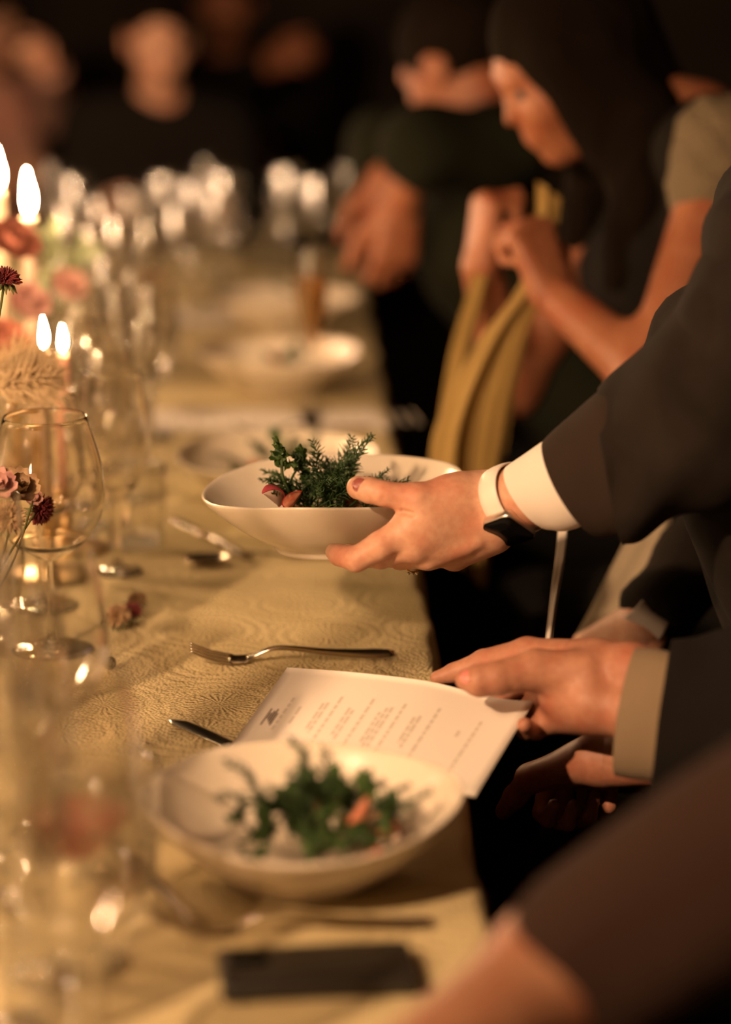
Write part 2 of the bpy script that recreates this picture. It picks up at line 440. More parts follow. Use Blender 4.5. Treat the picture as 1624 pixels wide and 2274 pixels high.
# ---------------------------------------------------------------- table and tablecloth
EDGE_R, EDGE_L, Y0, Y1 = 0.143, -0.757, 0.45, 5.45
tb = thing('banquet_table', 'long dark wooden banquet table under the embossed cream cloth', 'table', (0, 0, 0))
v, f = boxvf(EDGE_L+.012, EDGE_R-.012, Y0+.012, Y1-.012, TABLE-.035, TABLE-.004)
link('tabletop', me_from('tabletop', v, f, False), M['wood_dark'], tb)
for lx in (EDGE_L+.07, EDGE_R-.07):
    for ly in (Y0+.1, (Y0+Y1)/2, Y1-.1):
        v, f = boxvf(lx-.03, lx+.03, ly-.03, ly+.03, 0, TABLE-.035)
        link('leg', me_from('leg', v, f, False), M['wood_dark'], tb)

def tablecloth():
    # cross-section over the table: hanging left, top, hanging right, at real size; rounded lips
    xs = []
    R = .012; DROP = .34
    sec = []                              # (x, z, kind)
    for t in np.linspace(0, 1, 12): sec.append((EDGE_L-.002, TABLE-DROP+t*(DROP-R), 1-t))
    for a in np.linspace(math.pi, math.pi/2, 6)[1:]: sec.append((EDGE_L+R+R*math.cos(a), TABLE-R+R*math.sin(a), 0))
    for x in np.linspace(EDGE_L+R, EDGE_R-R, 110)[1:]: sec.append((x, TABLE, 0))
    for a in np.linspace(math.pi/2, 0, 6)[1:]: sec.append((EDGE_R-R+R*math.cos(a), TABLE-R+R*math.sin(a), 0))
    for t in np.linspace(0, 1, 12)[1:]: sec.append((EDGE_R+.002, TABLE-R-t*(DROP-R), t))
    ys = np.linspace(Y0, Y1, 420)
    V, Fc = [], []
    n = len(sec)
    for y in ys:
        for (x, z, hang) in sec:
            side = 1 if x > -.3 else -1
            wv = .012*math.sin(y*14+side) + .008*math.sin(y*31+2)
            dx = side*(.010*hang + hang*abs(wv)*1.6)
            dz = 0.0
            if hang == 0 and z > TABLE-.001:
                dz = .0009*math.sin(x*37+y*11)*math.sin(y*7-x*5)
            dxe = .0
            if abs(x-EDGE_R) < .03: dxe = .0025*math.sin(y*23)+.0015*math.sin(y*61)
            V.append((x+dx+dxe, y, z+dz))
    for j in range(len(ys)-1):
        for i in range(n-1):
            Fc.append((j*n+i, j*n+i+1, (j+1)*n+i+1, (j+1)*n+i))
    o = link('tablecloth', me_from('tablecloth', V, Fc), M['cloth'])
    tag(o, 'cream embossed tablecloth with fan and ring relief covering the whole long table', 'tablecloth')
    return o
tablecloth()

# ---------------------------------------------------------------- ceramic bowls
BR = 0.1285
def bowl_mesh():
    z0 = .0
    outer = [(0.001, .004), (.050, .004), (.056, .002), (.060, .0), (.064, .001), (.0655, .006), (.070, .0095), (.088, .020), (.105, .034), (.118, .047), (.1265, .0575), (.1300, .0635)]
    inner = [(.1290, .0650), (.1265, .0635), (.1225, .0585), (.112, .0445), (.097, .030), (.078, .0185), (.055, .012), (.03, .0105), (.001, .010)]
    pr = spline(outer, 40).tolist() + spline(inner, 36).tolist()
    def wob(r, z, a):
        t = max(0, (r-.06)/.07)
        k = 1 + t*(.022*math.cos(2*a+.5) + .012*math.cos(3*a-1.0) + .006*math.cos(5*a))
        return r*k, z + t*t*(.0035*math.cos(2*a-2.4) + .0025*math.cos(3*a+.6))
    v, f = lathe(pr, 96, wob)
    return me_from('bowl', v, f)
BOWL = bowl_mesh(); BOWL.materials.append(M['ceramic'])
def bowl(c, rz, label, tilt=None):
    o = bpy.data.objects.new('salad_bowl', BOWL); COL.objects.link(o)
    o.location = tuple(c); o.rotation_euler = (0, 0, rz) if tilt is None else (tilt[0], tilt[1], rz)
    return tag(o, label, 'bowl', 'ivory salad bowls')

# salad pieces -------------------------------------------------
def leaflet(s, rng, lobes=5):
    """one frilly parsley leaflet lying in xy, pointing +x; thickness by a second skin"""
    pts = []
    n = 26
    for k in range(n):
        a = math.pi*2*k/n
        r = .5*(1+.28*math.cos(lobes*a)) * (1+rng.uniform(-.12, .12))
        pts.append((s*(.5+r*math.cos(a)), s*r*math.sin(a)*.9))
    V = [(s*.5, 0, s*.08)]; Fc = []
    for (x, y) in pts: V.append((x, y, s*rng.uniform(-.10, .14)))
    for k in range(n): Fc.append((0, 1+k, 1+(k+1) % n))
    m = len(V)
    V += [(x, y, z-.0006) for x, y, z in V]
    Fc += [(m, m+1+(k+1) % n, m+1+k) for k in range(n)]
    Fc += [(1+k, m+1+k, m+1+(k+1) % n, 1+(k+1) % n) for k in range(n)]
    return V, Fc
def parsley_proto(seed):
    rng = random.Random(seed)
    root = thing('parsley_sprig', '', 'herb')
    stem = spline([(0, 0, 0), (.008, .002, .010), (.014, 0, .024)], 8)
    link('stem', me_from('stem', *tube(stem, [.0011]*8, 6)), M['leaf'], root)
    for k in range(7):
        base = Vector(stem[-1 - (k % 3)])
        d = Matrix.Rotation(rng.uniform(0, 6.28), 4, 'Z') @ Matrix.Rotation(-rng.uniform(-.2, 1.2), 4, 'Y')
        V, Fc = xf(leaflet(rng.uniform(.009, .014), rng), Matrix.Translation(base) @ d)
        link('leaf', me_from('leaf', V, Fc, False), M['leaf'], root)
    return root
def dill_proto(seed):
    rng = random.Random(seed)
    root = thing('dill_frond', '', 'herb')
    ax = spline([(0, 0, 0), (.015, .002, .010), (.030, -.002, .016), (.046, .001, .017)], 12)
    link('stem', me_from('stem', *tube(ax, np.linspace(.0009, .0004, 12), 5)), M['dill'], root)
    parts = []
    for i in range(2, 12):
        for s in (-1, 1):
            for q in range(3):
                L = (.016-.0009*i)*rng.uniform(.7, 1.25)
                d = Vector((rng.uniform(.3, .9), s*rng.uniform(.4, 1), rng.uniform(-.3, .8))).normalized()
                b = np.array(ax[i]); e = b+np.array(d)*L
                parts.append(tube([b, (b+e)/2+np.array([0, 0, .001]), e], [.00055, .0005, .00025], 4))
    link('leaf', me_from('leaf', *join(*parts)), M['dill'], root)
    return root
def wedge_proto(kind):
    """a wedge cut from a small round fruit: curved skin outside, two cut faces"""
    R, half = .017, .5
    nm = 'tomato_wedge' if kind == 't' else 'radish_wedge'
    root = thing(nm, '', 'vegetable')
    V, Fc = [], []
    A = np.linspace(-half, half, 9); B = np.linspace(.05, math.pi-.05, 15)
    def grid(r): return [(r*math.sin(b)*math.cos(a), r*math.sin(b)*math.sin(a), r*math.cos(b)) for b in B for a in A]
    V = grid(R) + grid(R-.0014); n = len(A); m = len(V)//2
    for i in range(len(B)-1):
        for j in range(n-1):
            q = (i*n+j, i*n+j+1, (i+1)*n+j+1, (i+1)*n+j)
            Fc.append(q); Fc.append(tuple(m+x for x in q[::-1]))
    for i in range(len(B)-1):
        for j in (0, n-1): Fc.append((i*n+j, (i+1)*n+j, m+(i+1)*n+j, m+i*n+j))
    link('skin', me_from('skin', V, Fc), M['tomato_skin' if kind == 't' else 'radish'], root)
    r = R-.0014
    V = grid(r) + [(0.001, 0, r*.8*math.cos(b)) for b in B]; Fc = []
    for i in range(len(B)-1):
        for j in range(n-1): Fc.append((i*n+j, i*n+j+1, (i+1)*n+j+1, (i+1)*n+j))
        Fc.append((i*n, (i+1)*n, m+i+1, m+i)); Fc.append((i*n+n-1, m+i, m+i+1, (i+1)*n+n-1))
    link('flesh', me_from('flesh', V, Fc), M['tomato_flesh' if kind == 't' else 'radish_flesh'], root)
    return root
PRO = None
def salad(center, z, where, seed, dx=0.0, dy=0.0, n=(7, 6, 4), spread=.042, heap=.026):
    """herbs over tomato pieces in the middle of a bowl; every sprig and wedge its own thing"""
    global PRO
    rng = random.Random(seed)
    first = PRO is None
    if first: PRO = dict(p=parsley_proto(3), d=dill_proto(5), t=wedge_proto('t'), r=wedge_proto('r'))
    cx, cy = center[0]+dx, center[1]+dy
    used = set()
    def put(k, x, y, zz, rot, sc, label, group):
        src = PRO[k]
        o = src if src.get('label', '') == '' else copy_tree(src)
        o.location = (x, y, zz); o.rotation_euler = rot; o.scale = (sc,)*3
        tag(o, label, o['category'], group); return o
    hp = lambda r: heap*max(0, 1-(r/(spread*1.15))**2)
    for i in range(n[2]):
        a = rng.uniform(0, 6.28); r = spread*rng.uniform(.5, 1.1)
        put('t', cx+r*math.cos(a), cy+r*math.sin(a)*.9, z+.008+hp(r)*.7, (rng.uniform(0, 3), rng.uniform(0, 3), a), rng.uniform(.8, 1.0),
            'red tomato wedge half buried among the herbs in ' + where, 'tomato wedges in ' + where)
    for i in range(n[1]):
        a = rng.uniform(0, 6.28); r = spread*rng.uniform(.0, .85)
        put('d', cx+r*math.cos(a)*1.1, cy+r*math.sin(a)*.8, z+.004+hp(r)*rng.uniform(.3, 1), (rng.uniform(-.4, .4), rng.uniform(-.6, .3), rng.uniform(0, 6.28)), rng.uniform(.8, 1.2),
            'dark feathery dill frond in the herb heap of ' + where, 'dill fronds in ' + where)
    for i in range(n[0]):
        a = rng.uniform(0, 6.28); r = spread*rng.uniform(.1, 1.0)
        put('p', cx+r*math.cos(a)*1.1, cy+r*math.sin(a)*.8, z+.002+hp(r)*rng.uniform(.3, .9), (rng.uniform(-.7, .7), rng.uniform(-.7, .7), rng.uniform(0, 6.28)), rng.uniform(.8, 1.15),
            'curly green parsley sprig in the herb heap of ' + where, 'parsley sprigs in ' + where)

# held bowl: centre of its rim at pixel (748,1068), 2.44 m away
HB = P(748, 1072, 2.44); HB_base = HB - np.array([0, 0, .064])
bowl(HB_base, .3, 'ivory salad bowl held over the table by the hand with the wristwatch', tilt=(math.radians(-1.0), math.radians(-3.0)))
salad(HB_base, HB_base[2]+.013, 'the hand-held bowl', 11, dx=-.006, dy=-.020, n=(16, 44, 3), spread=.050, heap=.056)

# bowls standing on the cloth: (pixel of base centre)
B1 = T(672, 1937); B2 = T(622, 1111); B3 = T(622, 868); B4 = T(640, 735)
for c, rz, lab, wh, sd in ((B1, 1.9, 'ivory salad bowl nearest the camera, on the cloth behind the black phone', 'the nearest bowl', 21),
                       (B2, .9, 'ivory salad bowl on the cloth directly behind the hand-held bowl', 'the bowl behind the held one', 31),
                       (B3, 2.6, 'blurred ivory bowl standing in front of the champagne flute at mid table', 'the mid-table bowl', 41),
                       (B4, .4, 'small far ivory bowl near the end of the table', 'the far bowl', 51)):
    c = c+np.array([0, 0, .001])
    bowl(c, rz, lab)
    salad(c, c[2]+.012, wh, sd, dx=.010 if sd != 31 else -.012, dy=-.012 if sd != 31 else .02, n=(34, 26, 6) if sd == 21 else ((7, 6, 3) if sd == 31 else (4, 3, 1)), spread=.064 if sd == 21 else .046, heap=.054 if sd == 21 else .060)
# radish piece at the left of the held salad, bright pink
def place(k, p, rot, sc, label, group=None):
    o = copy_tree(PRO[k]); o.location = tuple(p); o.rotation_euler = rot; o.scale = (sc,)*3; tag(o, label, o['category'])
    if group is None and 'group' in o: del o['group']
    if group: o['group'] = group
    return o
o = PRO['r']; o.location = tuple(P(600, 1112, 2.385)); o.rotation_euler = (.3, -.9, .5); o.scale = (.95,)*3
tag(o, 'pink radish wedge with a pale cut at the left of the held salad', 'vegetable')
place('t', P(655, 1110, 2.375), (1.0, .4, 2.2), .8, 'glossy tomato chunk beside the parsley in front of the held salad')
place('p', P(645, 1098, 2.40), (.1, -.25, 2.6), 1.5, 'tall curly parsley sprig standing at the left of the held salad')
place('p', P(640, 1085, 2.41), (.3, .1, 1.2), 1.2, 'curly parsley sprig leaning over the tomato chunk in the held salad')
place('d', P(745, 1075, 2.42), (0, -.5, .4), 1.15, 'dill frond with fine tips rising from the held salad towards the thumb')
place('d', P(775, 1072, 2.42), (.2, -.75, .1), 1.05, 'thin dill frond pointing up behind the thumb in the held bowl')
place('t', P(795, 1795, 1.87), (.4, 1.0, 1.4), .9, 'bright red tomato wedge at the right rim of the nearest salad')

# ---------------------------------------------------------------- cutlery
def sweep(path, widths, thick, name):
    """flat bar along path (x right, z up), width in y"""
    V, Fc = [], []
    n = len(path); k = 8
    for i in range(n):
        p = np.array(path[i]); t = N(np.array(path[min(i+1, n-1)])-np.array(path[max(i-1, 0)]))
        nrm = np.array([-t[2], 0, t[0]])
        wd = widths[i] if hasattr(widths, '__len__') else widths
        th = thick[i] if hasattr(thick, '__len__') else thick
        for j in range(k):
            a = 2*math.pi*j/k
            V.append(p + np.array([0, 1, 0])*wd*.5*math.cos(a) + nrm*th*.5*math.sin(a))
    for i in range(n-1):
        for j in range(k):
            j2 = (j+1) % k; Fc.append((i*k+j, i*k+j2, (i+1)*k+j2, (i+1)*k+j))
    Fc.append(tuple(range(k-1, -1, -1))); Fc.append(tuple(range((n-1)*k, n*k)))
    return V, Fc
def fork(name='dinner_fork'):
    r = thing(name, '', 'fork')
    # local x: 0 handle end .. .207 tine tips
    hp = spline([(0, 0, .0035), (.03, 0, .0042), (.07, 0, .0078), (.105, 0, .0135), (.125, 0, .0140), (.140, 0, .0085), (.152, 0, .0032)], 34)
    hw = np.interp(np.linspace(0, 1, 34), [0, .02, .12, .45, .75, .9, 1], [.010, .018, .022, .011, .0065, .007, .018])
    ht = np.interp(np.linspace(0, 1, 34), [0, .1, .5, .8, 1], [.003, .0035, .003, .0036, .0024])
    link('handle', me_from('handle', *sweep(hp, hw, ht, 'h')), M['steel'], r)
    hp = spline([(.150, 0, .0036), (.160, 0, .0022), (.170, 0, .003)], 10)
    link('neck', me_from('neck', *sweep(hp, np.linspace(.017, .0235, 10), .0022, 'n')), M['steel'], r)
    for q in (-1.5, -.5, .5, 1.5):
        tp = spline([(.166, q*.0062, .0026), (.182, q*.0062, .0065), (.197, q*.0060, .0125), (.209, q*.0058, .0190)], 14)
        tw = np.interp(np.linspace(0, 1, 14), [0, .7, 1], [.0048, .0038, .0016])
        link('tine', me_from('tine', *sweep(tp, tw, .0020, 't')), M['steel'], r)
    return r
def knife(name='table_knife'):
    r = thing(name, '', 'knife')
    hp = spline([(0, 0, .004), (.05, 0, .0045), (.1, 0, .0045)], 14)
    link('handle', me_from('handle', *sweep(hp, np.linspace(.017, .012, 14), .007, 'h')), M['steel'], r)
    bp = spline([(.1, 0, .0045), (.15, 0, .0035), (.2, .002, .0032), (.222, .006, .0030)], 16)
    bw = np.interp(np.linspace(0, 1, 16), [0, .1, .8, 1], [.010, .019, .018, .003])
    link('blade', me_from('blade', *sweep(bp, bw, .0018, 'b')), M['steel'], r)
    return r
def spoon(name='dessert_spoon'):
    r = thing(name, '', 'spoon')
    hp = spline([(0, 0, .003), (.05, 0, .005), (.1, 0, .012), (.128, 0, .010)], 20)
    link('handle', me_from('handle', *sweep(hp, np.interp(np.linspace(0, 1, 20), [0, .1, .6, 1], [.008, .014, .006, .006]), .003, 'h')), M['steel'], r)
    V, Fc = [], []
    for i, t in enumerate(np.linspace(0, 1, 12)):
        for k in range(20):
            a = 2*math.pi*k/20; e = .001 if t < .001 else t
            V.append((.152+.027*e*math.cos(a), .0185*e*math.sin(a), .0015+.0085*e*e))
    m = len(V); V += [(x, y, z-.0012) for x, y, z in V]
    for i in range(11):
        for k in range(20):
            k2 = (k+1) % 20; q = (i*20+k, i*20+k2, (i+1)*20+k2, (i+1)*20+k)
            Fc.append(q); Fc.append(tuple(m+x for x in q[::-1]))
    for k in range(20): Fc.append((220+k, m+220+k, m+220+(k+1) % 20, 220+(k+1) % 20))
    link('spoon_bowl', me_from('spoon_bowl', V, Fc), M['steel'], r)
    return r
def lay(o, p, tip, label, group=None, dz=.0):
    """lay cutlery with its handle end at p and pointing to tip"""
    o.location = (float(p[0]), float(p[1]), TABLE+.0008+dz); d = np.array(tip)-np.array(p)
    o.rotation_euler = (0, 0, math.atan2(d[1], d[0])); tag(o, label, o['category'], group); return o
fk = lay(fork(), T(876, 1462), T(415, 1478), 'sharp steel dinner fork lying tines left on the embossed cloth', dz=.0015); fk.rotation_euler[0] = math.radians(-13)
kt = T(388, 1604); kn = lay(knife(), kt+N(T(505, 1662)-kt)*.222, kt, 'steel knife tip showing at the left of the white menu card')
sp = spoon(); lay(sp, T(742, 1240), T(520, 1252), 'blurred steel spoon lying on the cloth below the held bowl')
lay(copy_tree(kn), T(548, 1243), T(430, 1180), 'dark blurred knife pointing away on the cloth left of the held bowl')
lay(copy_tree(fk), T(960, 2056), T(560, 2072), 'heavily blurred fork lying behind the black phone')
lay(copy_tree(kn), T(440, 2062), T(330, 1958), 'heavily blurred dark knife left of the nearest salad bowl')
for i, (a, b, lab, k) in enumerate(((T(830, 955), T(640, 965), 'blurred fork on the cloth behind the second bowl', fk), (T(820, 790), T(660, 796), 'blurred fork on the cloth at mid table', fk))):
    lay(copy_tree(k), a, b, lab)

# ---------------------------------------------------------------- phone
def phone():
    c = T(705, 2178); a = T(480, 2185)
    r = thing('smartphone', 'black smartphone lying face down on the cloth at the front', 'phone', (c[0], c[1], TABLE+.001), rz=math.radians(5))
    L, Wd, Th = .140, .070, .013
    bevelled('case', boxvf(-L/2, L/2, -Wd/2, Wd/2, 0, Th), M['phone'], r, .0045, 4)
    bevelled('camera_bump', boxvf(-L/2+.008, -L/2+.036, .002, Wd/2-.006, Th-.001, Th+.0014), M['screen'], r, .0012, 2)
    for dx in (-.006, .006):
        v, f = lathe([(.0005, .0018), (.0042, .0018), (.0048, .0006), (.0048, -.001)], 20)
        link('lens', me_from('lens', [(x-L/2+.022+dx, y+Wd/2-.018+dx, z+Th) for x, y, z in v], f), M['screen'], r)
    return r
phone()

# ---------------------------------------------------------------- menu cards
def menu_card():
    TL, TR, BRc, BL = P(638, 1482, 2.30), P(1187, 1556, 2.215), P(1055, 1770, 2.075), P(478, 1704, 2.165)
    r = thing('menu_card', 'white printed menu card held at its right edge by the lower hand', 'menu', TL)
    n, m = 26, 16
    nrm = N(np.cross(TR-TL, BL-TL)); nrm = nrm if nrm[2] > 0 else -nrm
    def pt(s, t, off=0.0):
        p = TL*(1-s)*(1-t)+TR*s*(1-t)+BRc*s*t+BL*(1-s)*t
        bend = .006*math.sin(math.pi*s)*(1-.3*t) - .010*max(0, s-.55)*(1-t)*2*math.sin(math.pi*max(0, min(1, (s-.55)/.45)))
        return p + nrm*(bend+off) - TL
    def sheet(s0, s1, t0, t1, off, n, m, th):
        V, Fc = [], []
        for o in (off, off-th):
            for i in range(n+1):
                for j in range(m+1): V.append(pt(s0+(s1-s0)*i/n, t0+(t1-t0)*j/m, o))
        k = (n+1)*(m+1)
        for i in range(n):
            for j in range(m):
                q = (i*(m+1)+j, (i+1)*(m+1)+j, (i+1)*(m+1)+j+1, i*(m+1)+j+1)
                Fc.append(q); Fc.append(tuple(k+x for x in q[::-1]))
        for i in range(n):
            for j in (0, m): Fc.append((i*(m+1)+j, (i+1)*(m+1)+j, k+(i+1)*(m+1)+j, k+i*(m+1)+j))
        for j in range(m):
            for i in (0, n): Fc.append((i*(m+1)+j, k+i*(m+1)+j, k+i*(m+1)+j+1, i*(m+1)+j+1))
        return V, Fc
    link('sheet', me_from('sheet', *sheet(0, 1, 0, 1, 0, n, m, .0006)), M['paper'], r)
    # illegible print: dish lines run across the card; s along the page, t across it
    rng = random.Random(4)
    def line(s, t0, t1, wd, matn, parts):
        t = t0
        while t < t1:
            e = min(t1, t+rng.uniform(.03, .085)); parts.append(sheet(s-wd/2, s+wd/2, t, e, .0002, 1, 3, .0001)); t = e+.014
    head = [(.115, .30, .62), (.165, .38, .55)]
    blocks = [[(.30, .25, .80), (.262, .32, .62), (.245, .33, .60)], [(.425, .24, .83), (.375, .37, .66), (.357, .35, .62)], [(.555, .25, .80), (.515, .30, .72), (.497, .31, .70), (.48, .36, .66)],
              [(.685, .23, .78), (.635, .34, .66), (.617, .36, .62)], [(.80, .40, .46)], [(.855, .27, .80)]]
    parts = []
    for s, a, b in head: line(s, a, b, .012, 'ink', parts)
    link('title_line', me_from('title_line', *join(*parts), False), M['ink'], r)
    for bl in blocks:
        parts = []
        for s, a, b in bl: line(s, a, b, .013, 'ink', parts)
        link('text_block', me_from('text_block', *join(*parts), False), M['ink'], r)
    parts = []
    for k in range(5):
        parts.append(sheet(.055+.009*k, .061+.009*k, .42+.02*((k*2) % 3), .58-.02*((k*3) % 4), .00025, 1, 3, .0001))
    link('emblem', me_from('emblem', *join(*parts), False), M['ink_dark'], r)
    return r
menu_card()
def flat_card(c, L, Wd, rz, label):
    r = thing('menu_card', label, 'menu', (c[0], c[1], TABLE+.002), rz)
    v, f = boxvf(-L/2, L/2, -Wd/2, Wd/2, 0, .0006)
    link('sheet', me_from('sheet', v, f, False), M['paper'], r)
    parts = [boxvf(-L/2+.03+.02*k, -L/2+.034+.02*k, -Wd*.3, Wd*.3, .0006, .0008) for k in range(8)]
    link('text_block', me_from('text_block', *join(*parts), False), M['ink'], r)
flat_card(T(520, 935), .26, .16, .05, 'blurred white menu card on the cloth behind the second bowl')
flat_card(T(560, 705), .30, .20, .0, 'blurred white menu card on the cloth behind the mid-table bowl')
flat_card(T(760, 935), .12, .16, .1, 'white menu card at the table edge under the flute')

# ---------------------------------------------------------------- people
def axes(f, up=(0, 0, 1)):
    f = N(f); l = N(np.cross(up, f)); u = np.cross(f, l)
    return np.stack([f, l, u], 1)        # columns: forward, left, up
def head_fn(c, R):
    def g(p):
        q = (p-np.asarray(c)) @ R
        d = ell_sd(q, (-.015, 0, .035), (.098, .077, .086))
        d = smin(d, ell_sd(q, (.030, 0, -.030), (.064, .058, .084)), .03)
        d = smin(d, cone_sd(q, (.015, 0, -.080), (.062, 0, -.098), .046, .020), .025)
        d = smin(d, cone_sd(q, (.078, -.030, .024), (.078, .030, .024), .013, .013), .014)
        for s in (-1, 1):
            d = smin(d, ell_sd(q, (.058, s*.036, -.025), (.028, .026, .028)), .018)
            d = smax(d, -ell_sd(q, (.100, s*.031, .002), (.016, .017, .012)), .012)
            d = smin(d, ell_sd(q, (-.005, s*.078, -.005), (.026, .010, .034)), .006)
        d = smin(d, cone_sd(q, (.086, 0, .008), (.103, 0, -.028), .0065, .0095), .008)
        d = smin(d, cone_sd(q, (.086, -.015, -.060), (.086, .015, -.060), .0075, .0075), .006)
        d = smin(d, cone_sd(q, (.085, -.012, -.071), (.085, .012, -.071), .0085, .0085), .006)
        d = smax(d, -cone_sd(q, (.099, -.022, -.0655), (.099, .022, -.0655), .0022, .0022), .004)
        return d
    return g
def hand_prims(wr, f, pn, side, curl=.6, thumb=.4, sc=1.0, spread=1.0):
    """generic hand: wr wrist, f towards the knuckles, pn palm normal, side +1 left / -1 right"""
    f = N(f); pn = N(pn - np.dot(pn, f)*f); s = -np.cross(f, pn)*side
    wr = np.asarray(wr, float)
    palm, fingers = [], []
    mc = [(.086, .028), (.090, .009), (.085, -.010), (.077, -.027)]
    L = [(.042, .026, .021), (.046, .030, .022), (.042, .028, .021), (.033, .021, .019)]
    for i, (a, b) in enumerate(mc):
        k = wr + sc*(f*a + s*b*spread)
        palm.append(('c', wr+sc*s*b*.55, k, .0185*sc, (.0135-.0008*i)*sc))
        ang = 0; q = k; r = (.0100-.0006*i)*sc; ch = []
        for j, ln in enumerate(L[i]):
            ang += curl*(1.05, 1.25, .8)[j]*(1+.06*i)
            e = q + sc*ln*(f*math.cos(ang)+pn*math.sin(ang)); r2 = r*.88
            ch.append(('c', q, e, r, r2)); q, r = e, r2
        fingers.append(ch)
    c0 = wr+sc*(f*.022+s*.024+pn*.006)
    d1 = N(f*.62+s*.68+pn*.30*thumb*2); c1 = c0+sc*.044*d1
    d2 = N(f*.85+s*(.35-.5*thumb)+pn*.5*thumb*2); c2 = c1+sc*.034*d2; c3 = c2+sc*.027*N(d2+f*.2+pn*.2*thumb)
    palm.append(('c', wr+sc*s*.012, c1, .019*sc, .0135*sc))
    fingers.append([('c', c0, c1, .0165*sc, .0130*sc), ('c', c1, c2, .0125*sc, .0112*sc), ('c', c2, c3, .0112*sc, .0088*sc)])
    return palm, fingers
def hand_field(palm, fingers, extra=(), kp=.012, kf=.005):
    pf = field_chain(list(palm), kp); ff = [field_chain(c, kf) for c in fingers]
    ef = field_chain(list(extra), .008) if extra else None
    def fn(p):
        b = pf(p)
        if ef: b = smin(b, ef(p), .010)
        out = b
        for g in ff: out = np.minimum(out, smin(b, g(p), .006))
        return out
    return fn
def allprims(palm, fingers, extra=()):
    return list(palm)+[q for c in fingers for q in c]+list(extra)

